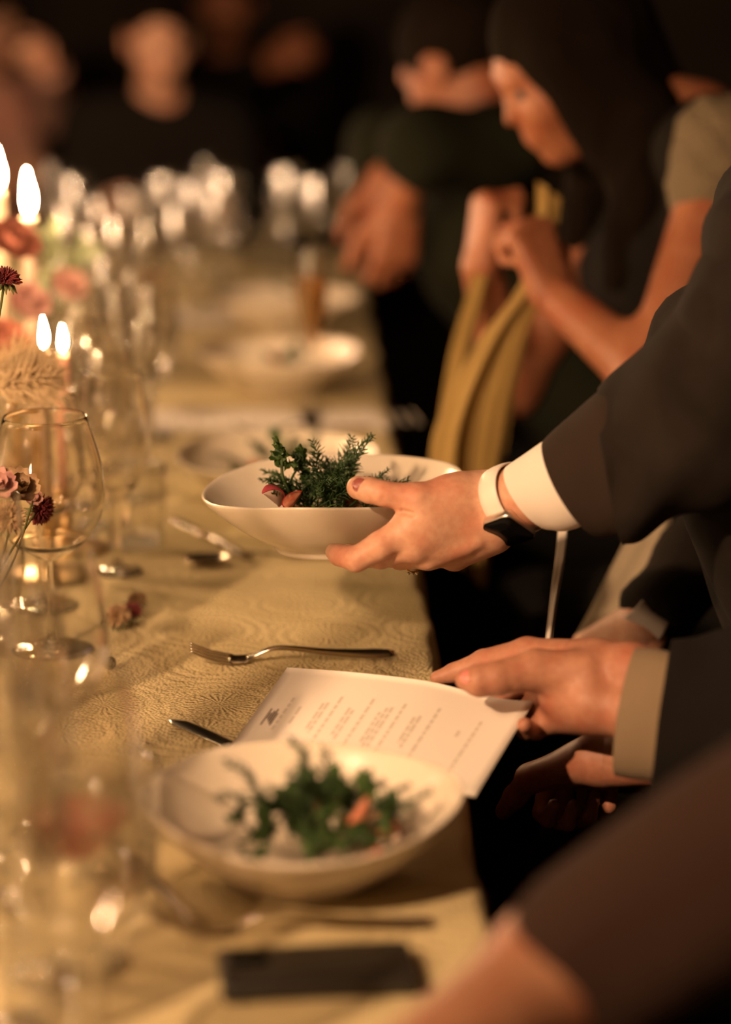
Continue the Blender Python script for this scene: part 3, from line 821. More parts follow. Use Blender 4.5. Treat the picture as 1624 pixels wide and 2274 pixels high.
def person(label, seat, face, skin_m, top_m, shoulders, arms, head, headf, sleeve=1.0, hair='short', collar=.0, fine=None, skip_sleeve=(), chest_x=0.0, hair_m='hair', bulk=1.0, top_name='jacket', legs=True, facecut=(.085, .080)):
    """seat (x,y); face: unit dir in plan; shoulders {L,R}; arms {L:(elbow,wrist,hand dir,palm normal,curl)}; head centre and forward.
    fine: list of (V,Q) meshes that replace the hand and forearm of a side"""
    fx = N([face[0], face[1], 0]); lx = np.array([-fx[1], fx[0], 0]); up = np.array([0, 0, 1.0])
    hip = np.array([seat[0], seat[1], .53]); sm = (shoulders['L']+shoulders['R'])/2
    root = thing('person', label, 'person', (seat[0], seat[1], 0))
    off = np.array([seat[0], seat[1], 0.0])
    R = axes(headf)
    neckb = sm + up*.035
    hf = head_fn(head, R)
    nk0 = np.asarray(head) + R @ np.array([-.018, 0, -.06])
    chest = sm - up*.17 + fx*.02
    core = [('c', hip+lx*.07, chest+lx*.06, .095, .10), ('c', hip-lx*.07, chest-lx*.06, .095, .10), ('c', sm+(shoulders['L']-sm)*.5, sm+(shoulders['R']-sm)*.5, .07, .07)]
    armp = []
    for s in ('L', 'R'):
        sh = shoulders[s]; el, wr = arms[s][:2]
        armp += [('c', sh, el, .046*bulk, .038*bulk)]
        if not (fine and s in fine): armp += [('c', el, wr, .038*bulk, .026*bulk)]
    bodyp = core+armp+[('c', nk0, neckb, .052, .058)]
    bf = field_chain(bodyp, .035)
    def body(p): return smin(bf(p), hf(p), .02)
    lo, hi = bounds(bodyp+[('e', head, (.15, .15, .15))], .02)
    meshes = [nets(body, lo, hi, .0085)]
    for s in ('L', 'R'):
        if fine and s in fine: meshes.append(fine[s]); continue
        el, wr, hd, pn, cu = arms[s][:5]
        pal, fin = hand_prims(wr, hd, np.asarray(pn, float), 1 if s == 'L' else -1, cu)
        ex = [('c', wr+(el-wr)*.18, wr, .0265, .024)]
        lo, hi = bounds(allprims(pal, fin, ex), .008)
        meshes.append(nets(hand_field(pal, fin, ex), lo, hi, .0032))
    if legs:
        lp = []
        for q in (1, -1):
            knee = hip+fx*.36+lx*q*.11-up*.02; ank = np.array([*(knee+fx*.02)[:2], .09])
            lp += [(hip+lx*q*.09, knee, ank)]
            fp = [('c', knee, ank, .048, .034), ('c', ank, ank+fx*.13-up*.055, .034, .026)]
            lo, hi = bounds(fp, .01); meshes.append(nets(field_chain(fp, .03), lo, hi, .012))
    meshes = [(V-off, Q) for V, Q in meshes]
    link('body', np_mesh('body', *meshes), M[skin_m], root)
    # clothing
    g = .014
    cp = [('c', hip+lx*.075, chest+lx*.065, .105+g, .108+g), ('c', hip-lx*.075, chest-lx*.065, .105+g, .108+g),
          ('c', sm+(shoulders['L']-sm)*.55, sm+(shoulders['R']-sm)*.55, .066+g, .066+g)]
    for s in ('L', 'R'):
        sh = shoulders[s]; el, wr = arms[s][:2]
        k = sleeve if not isinstance(sleeve, dict) else sleeve[s]
        if s in skip_sleeve:
            cp.append(('c', sh, sh+(el-sh)*.5, .060+g, .056+g)); continue
        if k <= .5: cp.append(('c', sh, sh+(el-sh)*k*2, .052+g, .048+g))
        else:
            cp.append(('c', sh, el, .054+g, .046+g)); kk = (k-.5)*2
            cp.append(('c', el, el+(wr-el)*kk, .046+g, .030+g))
    lo, hi = bounds(cp, .03)
    cf = field_chain(cp, .05)
    def cl(p): return cf(p) + .004*np.sin(p[:, 2]*46+p[:, 1]*23+3*np.sin(p[:, 0]*17))
    V, Q = nets(cl, lo, hi, .013)
    link(top_name, np_mesh(top_name, (V-off, Q)), M[top_m], root)
    if legs:
        tp = [('c', hip+lx*.08, hip-lx*.08, .125, .125)]
        for h0, knee, ank in lp: tp += [('c', h0, knee, .098, .078), ('c', knee, ank+up*.05, .074, .062)]
        lo, hi = bounds(tp, .02); V, Q = nets(field_chain(tp, .03), lo, hi, .016)
        link('trousers', np_mesh('trousers', (V-off, Q)), M['trousers'], root)
        for h0, knee, ank in lp:
            sp = [('c', ank-up*.02, np.array([*ank[:2], .04])+fx*.02, .045, .044), ('c', np.array([*ank[:2], .042])+fx*.02, np.array([*ank[:2], .036])+fx*.17, .042, .034)]
            lo, hi = bounds(sp, .015)
            def sf(p, sp=sp): return smax(field_chain(sp, .03)(p), -(p[:, 2]-.002), .004)
            V, Q = nets(sf, lo, hi, .011)
            link('shoe', np_mesh('shoe', (V-off, Q)), M['shoe'], root)
    # hair
    def hairf(p):
        q = (p-np.asarray(head)) @ R
        d = ell_sd(q, (-.022, 0, .042), (.106, .087, .094))
        if hair == 'long':
            for sgn in (-1, 1): d = smin(d, cone_sd(q, (.030, sgn*.062, .035), (.018, sgn*.070, -.11), .034, .036), .03)
            for sgn in (-1, 1): d = smin(d, cone_sd(q, (-.03, sgn*.060, .0), (-.035, sgn*.078, -.11), .045, .042), .04)
            d = smin(d, cone_sd(q, (-.075, 0, .0), (-.085, 0, -.16), .062, .055), .04)
            dn = np.asarray(head)
            for sgn in (-1, 1):
                a = dn + R @ np.array([-.045, sgn*.078, -.10]); b = np.array([*(a*.55+shoulders['L' if sgn > 0 else 'R']*.45)[:2], chest[2]+.02]) + fx*.06
                d = smin(d, cone_sd(p, a, b, .046, .040), .03)
        # keep the face free
        d = smax(d, -ell_sd(q, (facecut[0], 0, -.035), (facecut[1], .068, .092)), .012)
        return d + .0025*np.sin(q[:, 1]*260+4*np.sin(q[:, 2]*30))
    r0 = .13 if hair == 'short' else .42
    lo = np.asarray(head)-[r0, r0, r0 if hair != 'short' else .13]; hi = np.asarray(head)+[r0, r0, .16]
    if hair == 'long': lo = np.minimum(lo, np.asarray(head)-[.3, .3, .45])
    V, Q = nets(hairf, lo, hi, .0095)
    link('hair', np_mesh('hair', (V-off, Q)), M[hair_m], root)
    for sgn in (-1, 1):
        c = np.asarray(head)+R @ np.array([.076, sgn*.031, .002])
        V, Fc = lathe([(.011*math.sin(a), .011*math.cos(a)) for a in np.linspace(.01, math.pi-.01, 9)], 14)
        link('eye', me_from('eye', [tuple(np.array(x)+c-off) for x in V], Fc), M['shoe'], root)
    return root, off

def rel(pts, off): return [tuple(np.asarray(p)-off) for p in pts]
def sleeve_loft(name, st, material, parent, off, seg=56, wall=.0014, folds=0.0, seed=0, closed_in=None):
    """cloth tube; stations: (top pixel, bottom pixel, depth, half depth, shift of the near side along the arm)"""
    rng = random.Random(seed)
    tops = np.array([P(*s[0], s[2]) for s in st]); bots = np.array([P(*s[1], s[2]) for s in st])
    n = max(24, 9*len(st))
    tt = spline(tops, n); bb = spline(bots, n)
    dr = np.interp(np.linspace(0, 1, n), np.linspace(0, 1, len(st)), [s[3] for s in st])
    sh = np.interp(np.linspace(0, 1, n), np.linspace(0, 1, len(st)), [s[4] for s in st])
    view = CV(0, 0, 1)
    def ring(i, inset):
        c = (tt[i]+bb[i])/2; e = (tt[i]-bb[i])/2; r = np.linalg.norm(e); en = e/r
        ax = N((tt[min(i+1, n-1)]+bb[min(i+1, n-1)]) - (tt[max(i-1, 0)]+bb[max(i-1, 0)]))
        dv = N(view-np.dot(view, en)*en)
        out = []
        for k in range(seg):
            a = 2*math.pi*k/seg
            f = 1.0
            if folds:
                t = i/(n-1)
                f += folds*(math.sin(3*a+5*t+seed)*.5+math.sin(5*a-9*t+2*seed)*.35+math.sin(2*a+14*t)*.3)
            rr = f-inset/r
            out.append(c + en*r*math.cos(a)*(1-inset/r if folds == 0 else (1-inset/r)*(1+(f-1)*.35)) + dv*dr[i]*math.sin(a)*(f-inset/max(dr[i], .01)) - ax*sh[i]*(-math.sin(a)*.5+.0))
        return out
    V, Fc = [], []
    for w_ in (0, 1):
        for i in range(n): V += ring(i, wall*w_)
    m = n*seg
    for i in range(n-1):
        for k in range(seg):
            k2 = (k+1) % seg
            q = (i*seg+k, i*seg+k2, (i+1)*seg+k2, (i+1)*seg+k); Fc.append(q); Fc.append(tuple(m+x for x in q[::-1]))
    for k in range(seg):
        k2 = (k+1) % seg
        Fc.append((k, m+k, m+k2, k2)); Fc.append(((n-1)*seg+k, (n-1)*seg+k2, m+(n-1)*seg+k2, m+(n-1)*seg+k))
    o = link(name, me_from(name, rel(V, off), Fc), M[material], parent)
    return o
def surf(fn, c, out):
    """walk from outside along -out to the surface of a field"""
    o = N(out); p = np.asarray(c, float)+o*.03
    for _ in range(60):
        d = float(fn(p[None])[0])
        if d < 2e-5: break
        p = p-o*d*.9
    return p
def nail_mesh(c, along, out, L, Wd):
    """curved nail plate: c centre on the surface, along towards the tip, out = surface normal"""
    a = N(along); o = N(out-np.dot(out, a)*a); s = np.cross(a, o)
    V, Fc = [], []; n, m = 10, 9
    for lay in (0, -.0007):
        for i in range(n):
            for j in range(m):
                x = -1+2*i/(n-1); y = -1+2*j/(m-1)
                wd = Wd*.5*math.sqrt(max(0, 1-max(0, abs(x)-.35)**2/.47))*(1 if x > -.6 else .93)
                th = y*.95
                V.append(np.asarray(c)+a*x*L*.5+s*wd*math.sin(th)/math.sin(.95)+o*(wd*(math.cos(th)-1)*.8+lay-.0006*x*x))
    k = n*m
    for i in range(n-1):
        for j in range(m-1):
            q = (i*m+j, (i+1)*m+j, (i+1)*m+j+1, i*m+j+1); Fc.append(q); Fc.append(tuple(k+x for x in q[::-1]))
    for i in range(n-1):
        for j in (0, m-1): Fc.append((i*m+j, (i+1)*m+j, k+(i+1)*m+j, k+i*m+j))
    for j in range(m-1):
        for i in (0, n-1): Fc.append((i*m+j, i*m+j+1, k+i*m+j+1, k+i*m+j))
    return V, Fc

# --- the woman passing the bowl: left hand, forearm
def pc(a, b, ra, rb): return ('c', P(*a), P(*b), ra, rb)
AX = CV(58, -23, -56); AX = AX/np.linalg.norm(AX)          # forearm axis, wrist -> elbow
NB = N(CV(69, 47, 52)); NN = N(CV(-1436, 6880, -4313))       # round the wrist; out of the watch face
WC = P(1094, 1128, 2.305)
def oval(c0, c1, rb, rn, k=.62):
    """flattened limb: three parallel cones"""
    o0, o1 = NB*(rb[0]-rn[0]), NB*(rb[1]-rn[1])
    return [('c', c0-o0, c1-o1, rn[0], rn[1]), ('c', c0, c1, rn[0]*1.02, rn[1]*1.02), ('c', c0+o0, c1+o1, rn[0], rn[1])]
A_extra = oval(WC+AX*.17, WC, (.0340, .0315), (.0300, .0260)) + oval(WC, P(1035, 1145, 2.315), (.0325, .034), (.0265, .020))
A_palm = [pc((1085, 1108, 2.305), (1030, 1101, 2.295), .027, .0175),
          pc((1070, 1120, 2.300), (908, 1176, 2.275), .0225, .0155),
          pc((1078, 1150, 2.300), (922, 1207, 2.279), .0225, .0165),
          pc((1085, 1170, 2.300), (952, 1232, 2.296), .0200, .0138),
          pc((1090, 1180, 2.303), (1010, 1236, 2.315), .0180, .0128),
          pc((1030, 1102, 2.295), (925, 1108, 2.272), .0178, .0145),
          pc((1000, 1115, 2.288), (945, 1150, 2.278), .0180, .0170)]
A_fing = [[pc((925, 1108, 2.272), (851, 1096, 2.268), .0145, .0115), pc((851, 1096, 2.268), (822, 1089, 2.272), .0118, .0120), pc((822, 1089, 2.272), (796, 1083, 2.282), .0120, .0112)],
          [pc((908, 1176, 2.275), (845, 1212, 2.270), .0162, .0135), pc((845, 1212, 2.270), (791, 1242, 2.274), .0135, .0120), pc((791, 1242, 2.274), (754, 1233, 2.292), .0118, .0102), pc((752, 1232, 2.292), (742, 1226, 2.318), .0095, .0084)],
          [pc((922, 1207, 2.279), (845, 1234, 2.288), .0158, .0125), pc((845, 1234, 2.288), (790, 1238, 2.316), .0120, .0098), pc((790, 1236, 2.322), (775, 1226, 2.345), .0092, .0082)],
          [pc((952, 1230, 2.294), (888, 1241, 2.322), .0136, .0112), pc((897, 1242, 2.332), (850, 1238, 2.360), .0100, .0090), pc((850, 1238, 2.360), (830, 1228, 2.380), .0088, .0078)],
          [pc((1010, 1236, 2.315), (955, 1238, 2.358), .0122, .0095), pc((955, 1238, 2.358), (915, 1234, 2.380), .0092, .0082), pc((915, 1234, 2.380), (895, 1226, 2.395), .0080, .0072)]]
A_base = hand_field(A_palm, A_fing, A_extra, .020, .0035)
# skin folds over the thumb joint and the fold between thumb and hand
A_cuts = [((868, 1070, 2.258), (858, 1092, 2.2525), .0007), ((858, 1092, 2.2525), (849, 1120, 2.258), .0007),
          ((862, 1069, 2.2575), (850, 1095, 2.2530), .0006), ((850, 1095, 2.2530), (843, 1119, 2.259), .0006),
          ((882, 1078, 2.257), (874, 1104, 2.2525), .0004), ((893, 1136, 2.262), (916, 1141, 2.2565), .0012)]
A_cuts = [(P(*a), P(*b), r) for a, b, r in A_cuts]
A_tend = [((1040, 1218, 2.282), (952, 1248, 2.286), .0020), ((1060, 1205, 2.279), (965, 1228, 2.279), .0018)]
A_tend = [(P(*a), P(*b), r) for a, b, r in A_tend]
def A_field(p):
    d = A_base(p)
    for a, b, r in A_tend: d = smin(d, cone_sd(p, a, b, r, r), .010)
    for a, b, r in A_cuts: d = smax(d, -cone_sd(p, a, b, r*2.1, r*2.1), .0022)
    return d
lo, hi = bounds(allprims(A_palm, A_fing, A_extra), .006)
A_hand = nets(A_field, lo, hi, .0017)

A_sh = {'L': P(1765, 560, 2.10), 'R': P(1765, 560, 2.10)+np.array([.08, .36, .01])}
A_seat = (.68, 2.26)
A_rw = P(1428, 1395, 2.62)
A_arms = {'L': (P(1600, 900, 2.13), WC, None, None, 0), 'R': (np.array([.53, 2.66, .86]), A_rw, N(CV(-.75, .55, .5)), CV(.1, .5, .8), .9)}
A_head = (A_sh['L']+A_sh['R'])/2 + np.array([.09, 0, .22])
A, A_off = person('person in a dark wide sleeved jacket and white cuff passing a salad bowl', A_seat, (-1, 0), 'skin_a', 'jacket', A_sh, A_arms, A_head, (-.9, .1, -.3),
                  sleeve=.93, fine={'L': A_hand}, skip_sleeve=('L',))
sleeve_loft('shirt_cuff', [((1128, 1034), (1226, 1176), 2.268, .042, .044), ((1165, 1008), (1262, 1178), 2.254, .043, .044), ((1212, 976), (1310, 1160), 2.236, .044, .044), ((1260, 950), (1340, 1130), 2.218, .042, .03)], 'shirt', A, A_off, wall=.0016)
sleeve_loft('sleeve_lining', [((1209, 976), (1334, 1190), 2.228, .052, .044), ((1262, 926), (1362, 1190), 2.214, .055, .03), ((1330, 866), (1400, 1180), 2.196, .058, .02), ((1400, 810), (1450, 1150), 2.185, .058, .01)], 'jacket_lining', A, A_off, wall=.0018, folds=.035, seed=2)
sleeve_loft('sleeve', [((1329, 868), (1385, 1213), 2.200, .070, .030), ((1372, 826), (1425, 1206), 2.188, .075, .03), ((1440, 752), (1500, 1150), 2.165, .082, .02), ((1505, 672), (1600, 1120), 2.145, .088, .0), ((1562, 560), (1700, 1060), 2.125, .090, .0), ((1650, 480), (1800, 960), 2.11, .09, 0), ((1740, 470), (1860, 760), 2.10, .085, 0)],
            'jacket', A, A_off, wall=.002, folds=.15, seed=1)
sleeve_loft('shirt_cuff', [((1428, 1325), (1380, 1372), 2.62, .031, .0), ((1452, 1345), (1408, 1398), 2.62, .032, .0), ((1485, 1370), (1450, 1430), 2.62, .034, .0)], 'shirt', A, A_off)
# nail on the thumb
nl = P(800, 1079, 2.274)
no = N(CV(-.12, -.12, -1))
V, Fc = nail_mesh(surf(A_field, P(799, 1078, 2.2700), no)+no*.0007, P(775, 1072, 2.279)-P(825, 1083, 2.270), no, .0145, .0135)
tag(link('thumbnail', me_from('thumbnail', rel(V, A_off), Fc), M['nail'], A), 'dusky red thumbnail')

# --- wristwatch
def watch():
    wc = WC + NN*.0345 + AX*.028
    r = thing('wristwatch', 'square black screen wristwatch on a white strap round the bowl bearer\'s wrist', 'watch', wc)
    ex, ey, ez = AX, NB, NN            # along arm, round the wrist, outward
    if np.dot(np.cross(ex, ey), ez) < 0: ex = -ex
    Mx = Matrix(((ex[0], ey[0], ez[0], 0), (ex[1], ey[1], ez[1], 0), (ex[2], ey[2], ez[2], 0), (0, 0, 0, 1)))
    def part(nm, vf, mm, bw, seg=4):
        o = bevelled(nm, vf, M[mm], r, bw, seg); o.data.transform(Mx); return o
    def rounded(a, b, z0, z1, rad, dome=0, n=8):
        V, Fc = [], []; ring = []
        for cx, cy, s in ((a-rad, b-rad, 0), (-a+rad, b-rad, 1), (-a+rad, -b+rad, 2), (a-rad, -b+rad, 3)):
            for k in range(n):
                t = (s+k/(n-1))*math.pi/2; ring.append((cx+rad*math.cos(t), cy+rad*math.sin(t)))
        rows = [(1.0-.06, z0), (1.0, z0+.002), (1.0, z1-.0022), (.985, z1-.0008), (.955, z1)]
        for sc, z in rows: V += [(x*sc, y*sc, z) for x, y in ring]
        m = len(ring)
        for i in range(len(rows)-1):
            for k in range(m): Fc.append((i*m+k, i*m+(k+1) % m, (i+1)*m+(k+1) % m, (i+1)*m+k))
        V.append((0, 0, z1+dome)); V.append((0, 0, z0)); c = len(V)-2
        for k in range(m):
            Fc.append(((len(rows)-1)*m+k, (len(rows)-1)*m+(k+1) % m, c)); Fc.append(((k+1) % m, k, c+1))
        return V, Fc
    me = me_from('case', *xf(rounded(.0185, .0215, -.0085, .0008, .008), Mx)); link('case', me, M['alu'], r)
    me = me_from('screen', *xf(rounded(.0176, .0206, .0004, .0026, .0072, .0004), Mx)); link('screen', me, M['screen'], r)
    V, Fc = lathe([(.0005, .0032), (.0026, .0030), (.0031, .0022), (.0031, 0), (.0005, 0)], 18)
    side = -1 if np.dot(ex, AX) > 0 else 1
    Mc = Matrix.Translation((side*.0183, -.007, -.004)) @ Matrix.Rotation(side*math.pi/2, 4, 'Y')
    link('crown', me_from('crown', *xf(xf((V, Fc), Mc), Mx)), M['alu'], r)
    # strap: a band round the oval wrist
    Cw = WC+AX*.028-wc; V, Fc = [], []
    n = 72; prof = [(-.0112, -.0002), (-.0105, .0012), (-.004, .0020), (.004, .0020), (.0105, .0012), (.0112, -.0002), (.0100, -.0010), (-.0100, -.0010)]
    for i in range(n):
        a = 2*math.pi*i/n
        # frame: NN towards the watch, NB round
        rb, rn = .0368, .0318
        e = NB*rb*math.sin(a)+NN*rn*math.cos(a); nr = N(NB*math.sin(a)/rb+NN*math.cos(a)/rn)
        for x, z in prof: V.append(Cw+e+nr*z+AX*x*(1.0 if abs(a) > .6 else 1))
    m = len(prof)
    for i in range(n):
        for k in range(m):
            Fc.append((i*m+k, ((i+1) % n)*m+k, ((i+1) % n)*m+(k+1) % m, i*m+(k+1) % m))
    link('strap', me_from('strap', V, Fc), M['strap'], r)
watch()
# --- ring with small stones under the ring finger
def ring_thing():
    c = P(916, 1243, 2.316)
    r = thing('finger_ring', 'small gold ring with clear stones under the bowl bearer\'s finger', 'ring', c)
    d = N(P(897, 1242, 2.332)-P(952, 1232, 2.296)); u = N(np.cross(d, CV(0, 1, 0))); v2 = np.cross(d, u)
    pts = [(u*math.cos(a)+v2*math.sin(a))*.0117 for a in np.linspace(0, 2*math.pi, 29)]
    link('band', me_from('band', *tube(pts, .0008, 6, False)), M['gold'], r)
    for k, dx in enumerate((-.0035, 0.0005, .0045)):
        b = CV(dx, .0128, 0)
        V = [b+CV(.0021*math.cos(a), .0, .0021*math.sin(a)) for a in np.linspace(0, 2*math.pi, 7)[:-1]] + [b+CV(0, .0022, 0), b+CV(0, -.0014, 0)]
        Fc = [(i, (i+1) % 6, 6) for i in range(6)]+[((i+1) % 6, i, 7) for i in range(6)]
        link('gem', me_from('gem', V, Fc, False), M['stone'], r)
ring_thing()

# --- the person holding the menu card: left hand palm up, thumb on the card
B_extra = [pc((1480, 1530, 2.14), (1400, 1490, 2.170), .026, .025), pc((1470, 1600, 2.13), (1385, 1575, 2.160), .026, .025), pc((1400, 1490, 2.17), (1320, 1482, 2.195), .025, .024), pc((1385, 1575, 2.160), (1310, 1560, 2.18), .025, .025)]
B_palm = [pc((1330, 1478, 2.195), (1172, 1452, 2.235), .0235, .0150), pc((1330, 1510, 2.195), (1185, 1500, 2.240), .0235, .0160),
          pc((1330, 1550, 2.185), (1212, 1552, 2.225), .0235, .0165), pc((1320, 1575, 2.17), (1235, 1590, 2.205), .0240, .0165),
          pc((1300, 1500, 2.175), (1190, 1488, 2.176), .0235, .0185), pc((1310, 1560, 2.165), (1240, 1545, 2.185), .022, .018)]
B_fing = [[pc((1190, 1488, 2.176), (1103, 1507, 2.168), .0182, .0152), pc((1103, 1507, 2.168), (1065, 1512, 2.168), .0152, .0145), pc((1065, 1512, 2.168), (1034, 1510, 2.174), .0140, .0095)],
          [pc((1172, 1452, 2.235), (1075, 1470, 2.262), .0150, .0118), pc((1075, 1470, 2.262), (1010, 1494, 2.270), .0112, .0092), pc((1010, 1494, 2.270), (972, 1506, 2.272), .0090, .0072)],
          [pc((1185, 1500, 2.240), (1110, 1545, 2.262), .0135, .0112), pc((1110, 1545, 2.262), (1060, 1572, 2.258), .0108, .0092), pc((1060, 1572, 2.258), (1030, 1588, 2.250), .0088, .0074)],
          [pc((1212, 1552, 2.225), (1150, 1592, 2.238), .0130, .0108), pc((1150, 1592, 2.238), (1115, 1620, 2.222), .0104, .0090), pc((1115, 1620, 2.222), (1100, 1640, 2.205), .0086, .0074)],
          [pc((1235, 1590, 2.205), (1190, 1618, 2.208), .0125, .0100), pc((1190, 1618, 2.208), (1168, 1622, 2.190), .0096, .0084), pc((1168, 1622, 2.190), (1165, 1610, 2.176), .0080, .0070)]]
B_base = hand_field(B_palm, B_fing, B_extra, .012, .004)
B_cuts = [(P(1094, 1478, 2.142), P(1090, 1525, 2.142), .0004)]
def B_field(p):
    d = B_base(p)
    for a, b, r in B_cuts: d = smax(d, -cone_sd(p, a, b, r*2, r*2), .003)
    return d
lo, hi = bounds(allprims(B_palm, B_fing, B_extra), .006)
B_hand = nets(B_field, lo, hi, .0020)
B_sh = {'L': np.array([.58, 1.50, 1.09]), 'R': np.array([.64, 1.84, 1.09])}
B_arms = {'L': (np.array([.47, 1.74, .82]), P(1400, 1530, 2.165), None, None, 0), 'R': (np.array([.55, 1.98, .80]), P(1340, 1690, 2.26), N(CV(-.20, .25, .95)), CV(-.2, 1, .2), 1.2)}
B_head = (B_sh['L']+B_sh['R'])/2+np.array([-.02, 0, .20])
B, B_off = person('person in black with a shirt cuff coloured as if shaded holding the white menu card', (.70, 1.68), (-1, 0), 'skin_b', 'jacket_b', B_sh, B_arms, B_head, (-.9, .1, -.3), sleeve={'L': .80, 'R': .80}, fine={'L': B_hand})
sleeve_loft('shirt_cuff', [((1414, 1438), (1368, 1722), 2.150, .058, .040), ((1455, 1440), (1405, 1730), 2.132, .060, .03), ((1500, 1450), (1450, 1735), 2.11, .060, .02)], 'shirt_shade', B, B_off, wall=.0022)
sleeve_loft('sleeve', [((1492, 1420), (1445, 1770), 2.108, .068, .03), ((1550, 1410), (1490, 1790), 2.085, .074, .02), ((1640, 1390), (1600, 1800), 2.04, .078, 0), ((1760, 1370), (1740, 1800), 1.99, .08, 0)], 'jacket_b', B, B_off, wall=.002, folds=.05, seed=3)
no = N(CV(-.25, -.5, -1))
V, Fc = nail_mesh(surf(B_field, P(1040, 1507, 2.165), no)+no*.0007, P(1020, 1510, 2.172)-P(1062, 1506, 2.165), no, .014, .0135)
link('thumbnail', me_from('thumbnail', rel(V, B_off), Fc), M['nail_plain'], B)

# --- nearest guest: bare forearm along the table edge, brown short sleeve
C_el, C_wr = P(1262, 2160, 1.56), P(790, 2490, 1.42)
C_sh = {'L': np.array([.50, .98, 1.09]), 'R': np.array([.43, 1.33, 1.06])}
C_arms = {'R': (C_el, C_wr, N((C_wr-C_el)*np.array([1, 1, 0])), np.array([.1, .1, -1]), .04), 'L': (np.array([.46, .98, .84]), np.array([.22, 1.02, .80]), np.array([-1, .1, 0]), np.array([0, 0, -1]), .4)}
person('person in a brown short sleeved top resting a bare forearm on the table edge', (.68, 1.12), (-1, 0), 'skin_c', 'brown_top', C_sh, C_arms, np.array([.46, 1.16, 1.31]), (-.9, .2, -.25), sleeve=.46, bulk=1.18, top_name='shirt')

# --- woman with the mustard napkin, lace cap sleeves, long dark hair, face turned down
D_sh = {'L': P(1612, 365, 3.05), 'R': P(1612, 365, 3.05)+np.array([-.02, .36, .0])}
D_arms = {'L': (P(1452, 850, 2.95), P(1225, 650, 3.07), N(CV(-.35, -1, .1)), CV(-.6, .2, .75), 1.15), 'R': (P(1135, 860, 3.38), P(1070, 590, 3.24), N(CV(.10, -1, 0)), CV(.95, .1, .3), 1.15)}
D_head = P(1256, 142, 3.20)
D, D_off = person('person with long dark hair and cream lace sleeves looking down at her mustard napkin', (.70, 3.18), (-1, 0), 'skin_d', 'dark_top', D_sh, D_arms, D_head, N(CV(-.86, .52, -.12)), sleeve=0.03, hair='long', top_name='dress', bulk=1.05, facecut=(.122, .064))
lc = [('c', D_sh['L']+np.array([.0, 0, .02]), D_sh['L']+(D_arms['L'][0]-D_sh['L'])*.12, .070, .064), ('c', D_sh['R'], D_sh['R']+(D_arms['R'][0]-D_sh['R'])*.12, .070, .064)]
for s in (0, 1):
    lo, hi = bounds([lc[s]], .02)
    V, Q = nets(lambda p, q=lc[s]: cone_sd(p, *q[1:])+.004*np.sin(p[:, 0]*120)*np.sin(p[:, 2]*120), lo, hi, .009)
    tag(link('lace_sleeve', np_mesh('lace_sleeve', (V-D_off, Q)), M['lace'], D), 'cream lace cap sleeve')

# --- guest behind her in dark green
E_sh = {'L': P(1130, 330, 3.92), 'R': P(1130, 330, 3.92)+np.array([-.02, .36, 0])}
E_arms = {'L': (P(935, 330, 3.86), P(893, 465, 3.95), N(CV(-.15, 1, .1)), CV(-.3, .1, .9), .7), 'R': (P(850, 330, 4.25), P(860, 400, 4.2), N(CV(-.05, 1, 0)), CV(-.3, 0, -.9), .5)}
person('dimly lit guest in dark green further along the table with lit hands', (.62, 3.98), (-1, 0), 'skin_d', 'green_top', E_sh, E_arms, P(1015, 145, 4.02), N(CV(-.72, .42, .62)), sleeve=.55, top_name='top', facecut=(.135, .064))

# --- guests at the far end, heavily blurred
def far_guest(label, head, face, skin_m, top_m, hr='short', hands=None, sleeve=.95):
    f = N([face[0], face[1], 0]); l = np.array([-f[1], f[0], 0]); hd = np.asarray(head)
    sm = np.array([hd[0], hd[1], hd[2]-.21])-f*.05
    sh = {'L': sm+l*.18, 'R': sm-l*.18}
    ar = {}
    for s, q in (('L', 1), ('R', -1)):
        el = sh[s]+l*q*.03+f*.10-np.array([0, 0, .26]); wr = el+f*.20+np.array([0, 0, .05])-l*q*.05
        if hands and s in hands: wr = hands[s]; el = (sh[s]+wr)/2+l*q*.05-np.array([0, 0, .07])
        ar[s] = (el, wr, N(wr-el), -l*q, .6)
    return person(label, tuple((sm-f*.04)[:2]), f, skin_m, top_m, sh, ar, hd, N([*f[:2], -.2]), sleeve=sleeve, hair=hr, top_name='top', facecut=(.075, .098))
far_guest('far guest with a candlelit face at the end of the table', P(352, 88, 5.95), (.1, -1), 'skin_a', 'dark_top')
far_guest('far guest in dark clothes beside the candlelit face, raising a hand', P(505, 5, 6.9), (-.1, -1), 'skin_d', 'dark_top', hands={'R': P(600, 140, 6.5)})
far_guest('far guest in a pink blouse at the left end of the far row', P(-30, 60, 6.9), (.7, -.7), 'skin_a', 'pink_top', 'long', hands={'L': P(110, 140, 6.0)})

